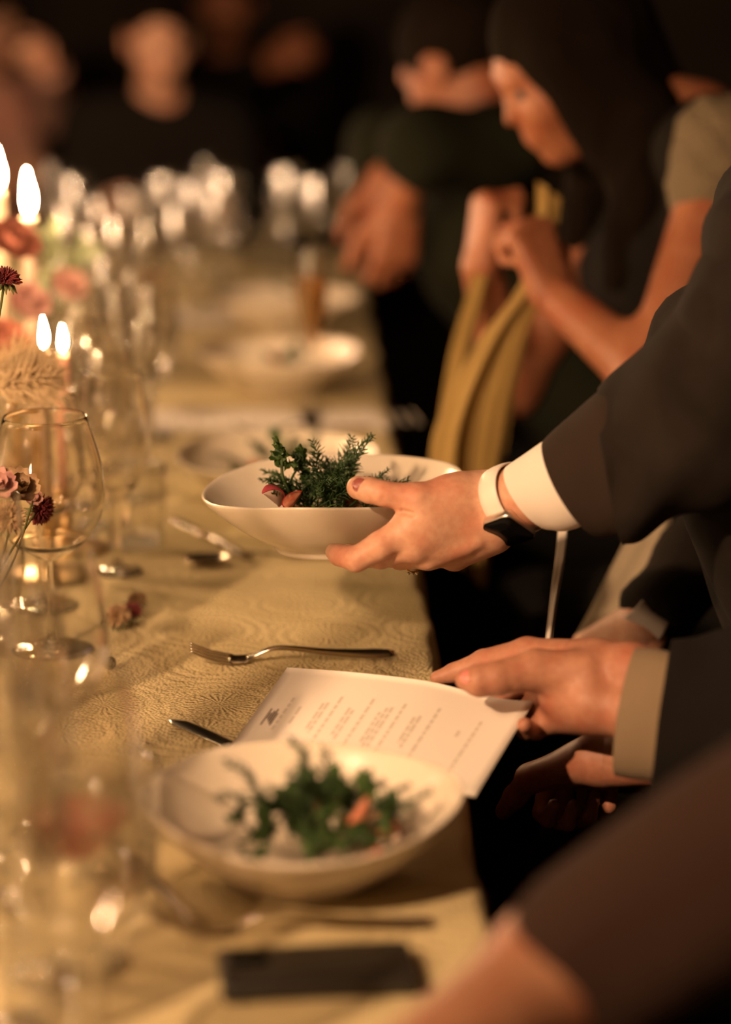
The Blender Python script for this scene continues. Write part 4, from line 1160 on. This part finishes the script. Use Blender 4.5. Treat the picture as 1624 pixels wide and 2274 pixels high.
# --- chairs under the guests on the right
def chair():
    r = thing('dining_chair', '', 'chair')
    bevelled('seat', boxvf(-.21, .21, -.21, .21, .375, .405), M['wood_dark'], r, .01, 2)
    for x in (-.18, .18):
        for y in (-.18, .18):
            link('leg', me_from('leg', *tube([(x*1.12, y*1.1, 0), (x, y, .38)], [.014, .018], 10)), M['wood_dark'], r)
    for y in (-.18, .18):
        link('back_post', me_from('back_post', *tube(spline([(.19, y, .39), (.21, y, .6), (.27, y*.9, .88)], 10), .014, 10)), M['wood_dark'], r)
    for z in (.60, .70, .80):
        x = .21+(z-.6)*.2
        link('back_slat', me_from('back_slat', *tube([(x, -.175, z), (x+.02, 0, z), (x, .175, z)], [.011, .014, .011], 8)), M['wood_dark'], r)
    return r
ch = chair(); first = True
for (x, y), who in (((.68, 2.26), 'the person passing the bowl'), ((.70, 1.68), 'the person holding the menu'), ((.68, 1.12), 'the nearest guest in brown'), ((.70, 3.18), 'the person with the mustard napkin'), ((.62, 3.98), 'the guest in dark green')):
    o = ch if first else copy_tree(ch); first = False
    o.location = (x+.03, y, 0); tag(o, 'dark wooden dining chair under ' + who, 'chair', 'dining chairs along the table')

# ---------------------------------------------------------------- napkins and ribbon
def drape(name, label, cat, left, right, depths, material, amp=.010, nfold=3, th=.0016, group=None):
    """hanging cloth between a left and a right pixel contour, top to bottom, with folds in depth"""
    n, m = 40, 44
    L = spline([P(u, v, d) for (u, v), d in zip(left, depths)], n); R = spline([P(u, v, d) for (u, v), d in zip(right, depths)], n)
    vw = CV(0, 0, 1); V, Fc = [], []
    c0 = (L[0]+R[0])/2
    for lay in (0, th):
        for i in range(n):
            t = i/(n-1)
            for j in range(m):
                s = j/(m-1)
                z = amp*(.35+t)*(math.sin(s*math.pi*2*nfold+2*t)+.5*math.sin(s*math.pi*2*nfold*1.7+4*t+1))
                V.append(L[i]*(1-s)+R[i]*s+vw*(z+lay)-c0)
    k = n*m
    for i in range(n-1):
        for j in range(m-1):
            q = (i*m+j, i*m+j+1, (i+1)*m+j+1, (i+1)*m+j); Fc.append(q); Fc.append(tuple(k+x for x in q[::-1]))
    for i in range(n-1):
        for j in (0, m-1): Fc.append((i*m+j, (i+1)*m+j, k+(i+1)*m+j, k+i*m+j))
    for j in range(m-1):
        for i in (0, n-1): Fc.append((i*m+j, i*m+j+1, k+i*m+j+1, k+i*m+j))
    o = link(name, me_from(name, V, Fc), M[material]); o.location = tuple(c0)
    return tag(o, label, cat, group)
drape('linen_napkin', 'long mustard linen napkin hanging from the lace sleeved person\'s two hands', 'napkin',
      [(1192, 400), (1188, 520), (1150, 640), (1060, 760), (985, 900), (955, 1020), (985, 1150), (1010, 1250)],
      [(1245, 440), (1235, 540), (1215, 640), (1180, 720), (1148, 850), (1130, 980), (1100, 1150), (1085, 1320)], [3.13, 3.13, 3.10, 3.08, 3.05, 3.03, 3.02, 3.0], 'mustard', .012, 2)
drape('linen_napkin', 'narrow mustard napkin edge hanging from the lace sleeved person\'s far fist', 'napkin',
      [(1055, 585), (1035, 660), (1005, 760), (985, 860), (970, 960)], [(1088, 595), (1070, 680), (1048, 780), (1030, 880), (1020, 980)], [3.22, 3.2, 3.17, 3.14, 3.12], 'mustard', .006, 1)
drape('linen_napkin', 'pale linen napkin lying over the lap below the dark sleeve', 'napkin',
      [(1420, 1130), (1390, 1200), (1345, 1290), (1310, 1360), (1270, 1430)], [(1490, 1130), (1490, 1200), (1470, 1290), (1450, 1360), (1400, 1430)], [2.75, 2.75, 2.73, 2.72, 2.70], 'pale_dress', .012, 1)
drape('ribbon', 'narrow cream ribbon hanging straight down beside the white cuff', 'ribbon',
      [(1242, 1150), (1235, 1230), (1224, 1320), (1212, 1425)], [(1262, 1150), (1255, 1240), (1240, 1330), (1226, 1428)], [2.50, 2.50, 2.49, 2.48], 'shirt', .0015, 1)

# ---------------------------------------------------------------- glassware
def TB(u, d):                              # point on the table in pixel column u at depth d
    v = H/2 + F*(0.7357/(0.97120*d) - 0.2453)
    return T(u, v)
def glass_parts(kind, Hh, hb, rm, rr, soft=True, fill=None, lip=.46):
    gm = M['glass_solid' if soft == 'real' else 'glass_near' if soft == 'near' else 'glass_soft' if soft else 'glass']
    r = thing({'w': 'wine_glass', 'f': 'champagne_flute', 't': 'water_tumbler'}[kind], '', 'glass')
    th = .0011
    if kind == 't':
        o = spline([(.001, .0), (rm*.8, 0), (rm*.9, .003), (rm*.96, Hh*.4), (rr, Hh)], 30)
        i = spline([(rr-th, Hh), (rm*.96-th, Hh*.4), (rm*.86-th, .010), (.001, .009)], 26)
        link('wall', me_from('wall', *lathe(o.tolist()+i.tolist(), 56)), gm, r)
        return r
    hm = hb+(Hh-hb)*lip
    if kind == 'w': pts = [(.0040, hb), (.012, hb+.004), (rm*.62, hb+(hm-hb)*.28), (rm*.92, hb+(hm-hb)*.66), (rm, hm), (rm*.96, hm+(Hh-hm)*.4), (rr, Hh)]
    else: pts = [(.0036, hb), (.008, hb+.010), (rm*.75, hb+(Hh-hb)*.28), (rm, hb+(Hh-hb)*.6), (rr, Hh)]
    o = spline(pts, 44)
    inn = [(max(.0008, x-th), z+(.0015 if z < hb+.02 else 0)) for x, z in o[::-1]]
    link('bowl', me_from('bowl', *lathe(o.tolist()[:-1]+[(rr, Hh-.0005), (rr-.0001, Hh-.0001), ((rr+rr-th)/2, Hh+.0002), (rr-th+.0001, Hh-.0001), (rr-th, Hh-.0005)]+inn[1:], 64)), gm, r)
    st = spline([(.0036, hb+.001), (.0034, hb*.6), (.0038, hb*.25), (.0075, .009), (.018, .0045), (rm*.72 if kind == 'w' else .030, .0022)], 24)
    link('stem', me_from('stem', *lathe((st.tolist()+[(rm*.72 if kind == 'w' else .030, .0010)])[::-1], 32)), gm, r)
    fr = rm*.72 if kind == 'w' else .030
    link('foot', me_from('foot', *lathe([(.001, .0), (fr*.96, .0), (fr, .0010), (fr*.985, .0022), (.012, .0030)], 48)), gm, r)
    if fill:
        z1 = fill[0]; lv = []
        for x, z in o:
            if z <= z1 and z > hb+.003: lv.append((max(.0008, x-th-.0003), z))
        xt = np.interp(z1, [z for x, z in o[8:]], [x for x, z in o[8:]])-th-.0003
        lv = [(.0008, hb+.0035)]+lv+[(xt, z1), (.0008, z1)]
        link('wine', me_from('wine', *lathe(lv, 48)), M[fill[1]], r)
    return r
def stand(o, u, d, label, group=None, rz=None):
    p = TB(u, d); o.location = (float(p[0]), float(p[1]), TABLE+.0012)
    tag(o, label, 'glass', group)
    if rz is not None: o.rotation_euler = (0, 0, rz)
    return o
# single, recognisable glasses
stand(glass_parts('w', .247, .096, .0585, .0425, soft='real'), 116, 2.50, 'large clear balloon wine glass in sharp focus at the left')
stand(glass_parts('w', .240, .095, .0560, .0420, soft='real'), 92, 2.66, 'balloon wine glass just behind the sharp one, its rim showing above')
stand(glass_parts('w', .236, .085, .0395, .0315, soft='real'), 262, 2.80, 'slim wine glass right behind the sharp balloon glass')
stand(glass_parts('w', .238, .098, .0510, .0400, soft='near'), 118, 2.00, 'blurred large wine glass standing before the sharp balloon glass')
stand(glass_parts('w', .222, .078, .0460, .0370, fill=(.116, 'rose_wine'), soft='near'), 182, 1.75, 'wine glass with a little pink wine at the lower left')
FL = stand(glass_parts('f', .250, .095, .0250, .0215, fill=(.205, 'amber_wine')), 692, 3.72, 'champagne flute with amber wine standing alone behind the bowls')
PW = glass_parts('w', .225, .088, .0430, .0340); PF = glass_parts('f', .235, .095, .0250, .0215); PT = glass_parts('t', .098, 0, .0385, .0395)
PW2 = glass_parts('w', .210, .080, .0400, .0320, fill=(.120, 'amber_wine'))
near = [('f', 40, 1.86, 'blurred flute at the left edge in front of the large wine glass'), ('w', 20, 1.64, 'blurred wine glass at the lower left corner'),
        ('t', 250, 1.90, 'blurred water tumbler between the front glasses and the nearest bowl'), ('t', 120, 1.66, 'blurred water tumbler at the bottom left'),
        ('w', 48, 1.94, 'blurred wine glass left of the large front glass'), ('f', 105, 1.73, 'blurred flute left of the glass of pink wine'), ('t', 20, 1.78, 'blurred tumbler left of the glass of pink wine'), ('w', 205, 1.56, 'blurred wine glass closest to the camera, bottom left'),
        ('f', 10, 2.22, 'flute at the left edge before the dried flowers')]
used = set()
def put(k, u, d, lab, grp=None, rz=0):
    src = {'w': PW, 'f': PF, 't': PT, 'a': PW2, 'W': NW, 'F': NF, 'T': NT}[k]
    o = copy_tree(src) if k in used else src
    used.add(k); stand(o, u, d, lab, grp, rz)
NW = glass_parts('w', .225, .088, .0430, .0340, soft='near'); NF = glass_parts('f', .235, .095, .0250, .0215, soft='near'); NT = glass_parts('t', .098, 0, .0385, .0395, soft='near')
for k, u, d, lab in near: put(k.upper(), u, d, lab)
rng = random.Random(12)
mid = [('w', 235, 3.02), ('f', 318, 3.16), ('w', 338, 3.52), ('t', 300, 2.92), ('f', 165, 2.96), ('w', 205, 3.12), ('w', 160, 3.25), ('t', 285, 3.34), ('f', 262, 3.46), ('w', 180, 3.56), ('a', 70, 3.6), ('w', 300, 3.68), ('w', 240, 3.84), ('f', 318, 3.96), ('w', 130, 3.98), ('t', 350, 4.02)]
for k, u, d in mid:
    put(k, u, d, {'w': 'blurred wine glass in the crowded row of glasses left of the bowls', 'f': 'blurred champagne flute in the crowded row left of the bowls', 't': 'blurred water tumbler in the crowded row left of the bowls', 'a': 'blurred wine glass with amber wine in the crowded row'}[k],
        {'w': 'wine glasses in the mid row', 'f': 'flutes in the mid row', 't': 'tumblers in the mid row', 'a': None}[k], rng.uniform(0, 6))
far = [('w', 205, 4.15), ('w', 262, 4.3), ('a', 330, 4.38), ('f', 300, 4.5), ('w', 395, 4.5), ('w', 225, 4.62), ('f', 345, 4.72), ('w', 480, 4.75), ('a', 290, 4.85), ('w', 430, 4.9), ('w', 370, 5.0), ('w', 500, 5.05), ('f', 460, 5.2), ('t', 455, 4.55), ('t', 520, 4.9), ('f', 628, 4.75), ('w', 705, 4.95), ('w', 640, 5.15), ('f', 770, 5.1), ('t', 590, 5.2), ('w', 150, 4.5), ('w', 170, 4.95), ('f', 120, 5.1)]
FARL = {('f', 628): 'small far flute left of the amber champagne flute', ('w', 705): 'small far wine glass right behind the top of the amber champagne flute', ('w', 640): 'small far wine glass just behind the small far flute near the table end',
        ('f', 770): 'small far flute nearest the dark right end corner of the table', ('t', 590): 'small tumbler at the very end of the table left of the far flutes', ('t', 455): 'small tumbler on bare cloth in front of the far wine glasses', ('t', 520): 'small tumbler just right of the far wine glass cluster'}
for k, u, d in far:
    put(k, u, d, FARL.get((k, u)) or {'w': 'small blurred wine glass at the far end of the table', 'f': 'small blurred flute at the far end of the table', 't': 'small blurred tumbler at the far end of the table', 'a': 'small blurred glass of amber wine towards the far end'}[k],
        None if u > 560 or k == 't' else {'w': 'wine glasses at the far end', 'f': 'flutes at the far end', 't': 'tumblers at the far end', 'a': 'amber wine glasses at the far end'}[k], rng.uniform(0, 6))
# small glass marble
c = T(244, 1490)
v, f = lathe([(.007*math.sin(a), .007-.007*math.cos(a)) for a in np.linspace(.02, math.pi-.02, 17)], 24)
o = link('glass_marble', me_from('glass_marble', v, f), mat('dark_glass', (.02, .015, .01), .04)); o.location = (c[0], c[1], TABLE+.0012)
tag(o, 'tiny dark glass marble on the cloth beside the blurred wine glass', 'marble')

# ---------------------------------------------------------------- candles
def candle(h, rad=.011, wax='wax_cream', holder=.075, fl=1.0, fm='flame'):
    r = thing('taper_candle', '', 'candle')
    pr = spline([(.001, .0), (.045, .0), (.047, .004), (.040, .007), (.012, .012), (.008, .022), (.011, .034), (.0075, .044), (.013, holder-.018), (.016, holder-.004), (.0165, holder), (rad+.0006, holder), (rad+.0004, holder-.012), (.001, holder-.012)], 60)
    link('candlestick', me_from('candlestick', *lathe(pr.tolist(), 36)), M['brass'], r)
    link('wax', me_from('wax', *lathe([(.001, holder-.0118), (rad, holder-.0118), (rad*.96, h*.6), (rad*.90, h-.004), (rad*.78, h), (.003, h-.002), (.001, h-.002)], 28)), M[wax], r)
    link('wick', me_from('wick', *tube([(0, 0, h-.003), (.0004, 0, h+.006), (.0016, 0, h+.011)], .0009, 6)), M['wick'], r)
    z0 = h+.004
    k = [(.0005, 0), (.0032, .003), (.0052, .009), (.0056, .015), (.0046, .024), (.0026, .034), (.0006, .042)]
    fv, ff = lathe(spline([(x*fl, z*fl) for x, z in k], 22).tolist(), 18)
    link('flame', me_from('flame', [(x+.0008*math.sin(z*90), y, z+z0) for x, y, z in fv], ff), M[fm], r)
    return r
def put_candle(o, x, y, label, group=None):
    o.location = (x, y, TABLE+.0012); return tag(o, label, 'candle', group)
def xy(u, d):
    p = TB(u, d); return float(p[0]), float(p[1])
put_candle(candle(.362, fl=1.35, fm='flame_low'), *xy(84, 3.2), 'tall pink taper candle with a bright flame at the upper left')
put_candle(candle(.375, fl=1.3, fm='flame_low'), *xy(16, 3.38), 'tall taper candle whose flame touches the left edge of the photo')
put_candle(candle(.262, .007, fl=.85, fm='flame_low'), *xy(113, 2.78), 'short candle flame above the pale grass plume')
put_candle(candle(.238, .007, 'wax', fl=.7, fm='flame_low'), *xy(152, 2.90), 'short pink candle right of the other small flame')
for x, y, h, fl, lab in ((-.52, 1.16, .36, 1.0, 'unseen lit taper candle near the front end of the table'),  # unseen tapers added left of the frame for fill and glass highlights
        (-.56, 2.86, .36, 1.6, 'unseen lit taper candle left of the two small flames'),
        (-.50, 1.90, .27, 1.8, 'unseen low lit taper candle directly left of the nearest salad bowl'),
        (-.66, 2.45, .30, .7, 'unseen lit taper candle far left beyond the dried flowers'),
        (-.50, 3.55, .33, 2.4, 'unseen lit taper candle left of the mid row of glasses'),
        (-.57, 4.20, .36, 2.1, 'unseen lit taper candle left of the far glasses'),
        (-.64, 4.75, .30, 2.1, 'unseen lit taper candle at the left of the far end of the table'),
        (-.70, 5.25, .36, 2.2, 'unseen lit taper candle at the far left corner of the table')):
    put_candle(candle(h, fl=fl), x, y, lab)
def added_candelabra(x, y):  # added out of view to strengthen the near-left key light
    """four tapers on one brass stand"""
    r = thing('added_candelabra', 'brass stand of four tall lit tapers, added unseen beyond the frame as key light', 'added_candelabra', (x, y, TABLE+.0012))
    pr = spline([(.001, 0), (.060, 0), (.062, .005), (.045, .010), (.014, .020), (.009, .05), (.013, .12), (.008, .20), (.010, .36), (.001, .37)], 50)
    link('stand', me_from('stand', *lathe(pr.tolist(), 36)), M['brass'], r)
    for k in range(4):
        a = math.pi/2*k+.5; dx, dy = .034*math.cos(a), .034*math.sin(a); z = .35; h = .665+.012*((k*3) % 4)
        arm = link('arm', me_from('arm', *tube(spline([(0, 0, .29), (dx*.6, dy*.6, .295), (dx, dy, .32), (dx, dy, z)], 12), .0045, 10)), M['brass'], r)
        cup, fc = lathe([(.001, z-.004), (.014, z), (.0155, z+.018), (.0112, z+.018), (.0108, z+.006), (.001, z+.006)], 24)
        link('cup', me_from('cup', [(p+dx, q+dy, t) for p, q, t in cup], fc), M['brass'], arm)
        wv, wf = lathe([(.001, z+.0062), (.0105, z+.0062), (.0100, h-.03), (.0095, h-.004), (.0082, h), (.003, h-.002), (.001, h-.002)], 24)
        wx = link('wax', me_from('wax', [(p+dx, q+dy, t) for p, q, t in wv], wf), M['wax_cream'], r)
        link('wick', me_from('wick', *tube([(dx, dy, h-.003), (dx, dy, h+.010)], .0009, 6)), M['wick'], wx)
        kk = [(.0005, 0), (.0032, .003), (.0052, .009), (.0056, .015), (.0046, .024), (.0026, .034), (.0006, .042)]
        fv, ff = lathe(spline([(p*1.25, q*1.15) for p, q in kk], 22).tolist(), 18)
        link('flame', me_from('flame', [(p+dx, q+dy, t+h+.004) for p, q, t in fv], ff), M['flame'], wx)
added_candelabra(-.455, 1.50)

# ---------------------------------------------------------------- flowers
def petal(L, Wd, cup, rng, n=9, m=7):
    V, Fc = [], []
    for i in range(n):
        t = i/(n-1)
        for j in range(m):
            s = -1+2*j/(m-1); wd = Wd*.5*math.sin(math.pi*min(1, .12+t*.78))**.7
            V.append((L*t*math.cos(cup*t), wd*s, L*t*math.sin(cup*t)+abs(s)*Wd*.18*t+rng.uniform(-1, 1)*L*.012))
    for i in range(n-1):
        for j in range(m-1): Fc.append((i*m+j, (i+1)*m+j, (i+1)*m+j+1, i*m+j+1))
    k = len(V); V += [(x, y, z-.0006) for x, y, z in V]; Fc += [tuple(k+x for x in q[::-1]) for q in Fc]
    return V, Fc
def blossom(name, label, p, base, R, col, layers=3, per=7, seed=0, axis=(0, 0, 1)):
    """layered flower head at p, stem to base"""
    rng = random.Random(seed)
    r = thing(name, label, 'flower', p)
    ax = N(axis); q = Vector((0, 0, 1)).rotation_difference(Vector(ax)).to_matrix().to_4x4()
    for l in range(layers):
        for k in range(per):
            L = R*(1-.22*l); cup = .25+.42*l
            Mx = q @ Matrix.Rotation(2*math.pi*(k+.5*l)/per+rng.uniform(-.15, .15), 4, 'Z') @ Matrix.Rotation(-.12-.25*l, 4, 'Y')
            link('petal', me_from('petal', *xf(petal(L, L*.8, cup, rng), Mx)), M[col], r)
    v, f = lathe([(R*.2*math.sin(a), R*.12-R*.2*math.cos(a)) for a in np.linspace(.05, math.pi-.05, 8)], 14)
    link('center', me_from('center', *xf((v, f), q)), M['straw'], r)
    b = np.asarray(base)-np.asarray(p)
    link('stem', me_from('stem', *tube(spline([(0, 0, 0), b*.4-ax*.02*0+np.array([.004, 0, -.01]), b], 12), .0011, 6)), M['green_stem'], r)
    return r
def pom(name, label, p, base, R, col, seed=0, axis=(0, 0, 1), spikes=260):
    """dense spiky head of florets over green bracts"""
    rng = random.Random(seed); r = thing(name, label, 'flower', p); ax = N(axis)
    parts = []
    for k in range(spikes):
        ct = rng.uniform(-.25, 1); ph = rng.uniform(0, 6.28); st = math.sqrt(1-ct*ct)
        d = np.array([st*math.cos(ph), st*math.sin(ph), ct*.8]); L = R*rng.uniform(.85, 1.1)
        parts.append(tube([d*R*.25, d*L*.75, d*L], [R*.06, R*.065, R*.015], 4, True))
    q = Vector((0, 0, 1)).rotation_difference(Vector(ax)).to_matrix().to_4x4()
    link('floret_head', me_from('floret_head', *xf(join(*parts), q), False), M[col], r)
    br = []
    for k in range(10):
        a = 6.28*k/10; d = np.array([math.cos(a), math.sin(a), 0])
        br.append(tube([np.array([0, 0, -R*.25]), d*R*.55+np.array([0, 0, -R*.35]), d*R*.8+np.array([0, 0, -R*.75])], [R*.08, R*.12, R*.02], 5))
    link('bracts', me_from('bracts', *xf(join(*br), q)), M['green_stem'], r)
    b = np.asarray(base)-np.asarray(p)
    link('stem', me_from('stem', *tube(spline([-ax*R*.2, b*.45+np.array([-.006, 0, .0]), b], 14), .0013, 6)), M['green_stem'], r)
    return r
def plume(label, p, base, L, R, seed=0, axis=(1, 0, .2)):
    rng = random.Random(seed); r = thing('grass_plume', label, 'grass', p); ax = N(axis)
    q = Vector((1, 0, 0)).rotation_difference(Vector(ax)).to_matrix().to_4x4(); parts = []; seeds = []
    for k in range(620):
        x = rng.uniform(0, L); e = math.sin(math.pi*min(.98, .08+x/L*.9))**.6
        a = rng.uniform(0, 6.28); d = N([rng.uniform(.3, 1.0), math.cos(a), math.sin(a)])
        s = np.array([x, 0, 0]); parts.append(tube([s+d*R*.2, s+d*R*e*.8, s+d*R*e*rng.uniform(1.0, 1.6)], [.00042, .00034, .00012], 3, False))
        if k % 2 == 0: seeds.append(tube([s+d*R*.1, s+d*R*e*.45, s+d*R*e*.75], [.0006, .0016, .0004], 4, False))
    link('awns', me_from('awns', *xf(join(*parts), q)), M['straw'], r)
    link('seeds', me_from('seeds', *xf(join(*seeds), q)), M['straw'], r)
    b = np.asarray(base)-np.asarray(p)
    link('stem', me_from('stem', *tube(spline([ax*L, (0, 0, 0), b*.4-np.array([.01, 0, 0]), b], 16), .0011, 6)), M['straw'], r)
    return r
def vase(u, d, label, h=.13, rb=.032, rn=.014):
    p = TB(u, d); r = thing('bud_vase', label, 'vase', (p[0], p[1], TABLE+.0012))
    o = spline([(.001, 0), (rb*.9, 0), (rb, .006), (rb, h*.45), (rb*.7, h*.66), (rn, h*.8), (rn, h*.95), (rn*1.2, h)], 40)
    i = [(max(.0008, x-.002), z+(.004 if z < .01 else 0)) for x, z in o[::-1]]
    link('wall', me_from('wall', *lathe(o.tolist()+i, 48)), M['glass_soft'], r)
    top = np.array([p[0], p[1], TABLE+h]); return top
v1 = vase(-70, 2.22, 'low glass bud vase holding the dried flowers at the left'); v2 = vase(-40, 2.62, 'glass bud vase holding the pale grass plume', .15)
v3 = vase(-30, 3.02, 'glass bud vase holding the coral blossoms', .15); v4 = vase(40, 3.42, 'glass bud vase with sage leaves behind the candles', .14)
dn = np.array([0, 0, -.07])
pom('scabiosa', 'dark red spiky flower head sharp against the glow at the left edge', P(10, 622, 2.36), v1+dn*.5, .0165, 'burgundy', 3, (.1, 0, 1), 360)
pom('scabiosa', 'deep burgundy flower seen through the side of the sharp balloon glass', P(90, 1132, 2.40), v1+dn*.5, .016, 'burgundy', 4, (.6, -.3, -.3), 260)
blossom('dried_strawflower', 'tan brown dried bloom overlapping the left side of the balloon glass', P(38, 1086, 2.32), v1+dn*.5, .022, 'tan_petal', 4, 8, 5, (.35, -.6, .7))
blossom('dried_carnation', 'dusty pink frilly bloom low at the left edge before the glass', P(-8, 1082, 2.28), v1+dn*.5, .020, 'dusty_pink', 3, 7, 6, (.3, -.6, .7))
blossom('dried_carnation', 'small pale pink bloom inside the curve of the balloon glass', P(74, 1108, 2.39), v1+dn*.5, .010, 'dusty_pink', 2, 6, 7, (.3, -.7, .6))
pom('dried_yarrow', 'orange brown seed head under the dried blooms at the left edge', P(18, 1150, 2.26), v1+dn*.5, .017, 'tan_petal', 8, (.2, -.6, .7), 260)
plume('pale feathery grass plume behind the rim of the balloon glass', P(-12, 862, 2.56), v2+dn*.5, .072, .034, 9, (1, 0, .18))
plume('second pale grass plume at the left edge above the dried flowers', P(-40, 835, 2.60), v2+dn*.5, .070, .032, 10, (1, .1, .25))
blossom('coral_dahlia', 'blurred coral bloom under the tall candle flame', P(26, 548, 3.0), v3+dn*.5, .036, 'coral', 3, 9, 11, (.4, -.5, .7))
blossom('coral_dahlia', 'blurred coral bloom at the left edge beside the small flames', P(8, 770, 2.98), v3+dn*.5, .036, 'coral', 3, 9, 12, (.4, -.5, .7))
blossom('pink_rose', 'blurred dusty pink bloom behind the dark red flower', P(62, 680, 3.05), v3+dn*.5, .030, 'dusty_pink', 3, 8, 13, (.3, -.6, .6))
blossom('pink_rose', 'blurred dusty pink bloom right of the coral ones', P(150, 640, 3.35), v4+dn*.5, .028, 'dusty_pink', 3, 8, 14, (.3, -.6, .6))
def leafy(label, p, base, seed):
    rng = random.Random(seed); r = thing('sage_branch', label, 'foliage', p)
    b = np.asarray(base)-np.asarray(p); ax = spline([(0, 0, 0), b*.5+np.array([.01, 0, .01]), b], 14)
    link('stem', me_from('stem', *tube(ax, .0016, 6)), M['green_stem'], r)
    for k in range(14):
        Mx = Matrix.Translation(Vector(ax[k % 7])) @ Matrix.Rotation(rng.uniform(0, 6.28), 4, 'Z') @ Matrix.Rotation(-rng.uniform(0, 1.1), 4, 'Y')
        link('leaf', me_from('leaf', *xf(petal(.045*rng.uniform(.7, 1.1), .016, .5, rng), Mx)), M['sage'], r)
leafy('blurred sage green branch behind the tall candle flame', P(120, 540, 3.38), v4+dn*.5, 3)
leafy('second blurred sage green branch among the glasses', P(190, 575, 3.5), v4+dn*.5, 4)
for k, (u, v, R, cc, lab) in enumerate(((262, 1398, .016, 'tan_petal', 'small brown dried seed head fallen on the cloth beside the glasses'), (292, 1384, .013, 'burgundy', 'dark red dried bud lying right of the fallen brown seed head'),
        (305, 1356, .012, 'tan_petal', 'second brown dried seed head lying just behind the dark bud'))):
    c = T(u, v); pom('fallen_seed_head', lab, (c[0], c[1], TABLE+R*.9), (c[0]-.018, c[1]+.012, TABLE+.002), R, cc, 15+k, (-.3, -.3, .8), 200)
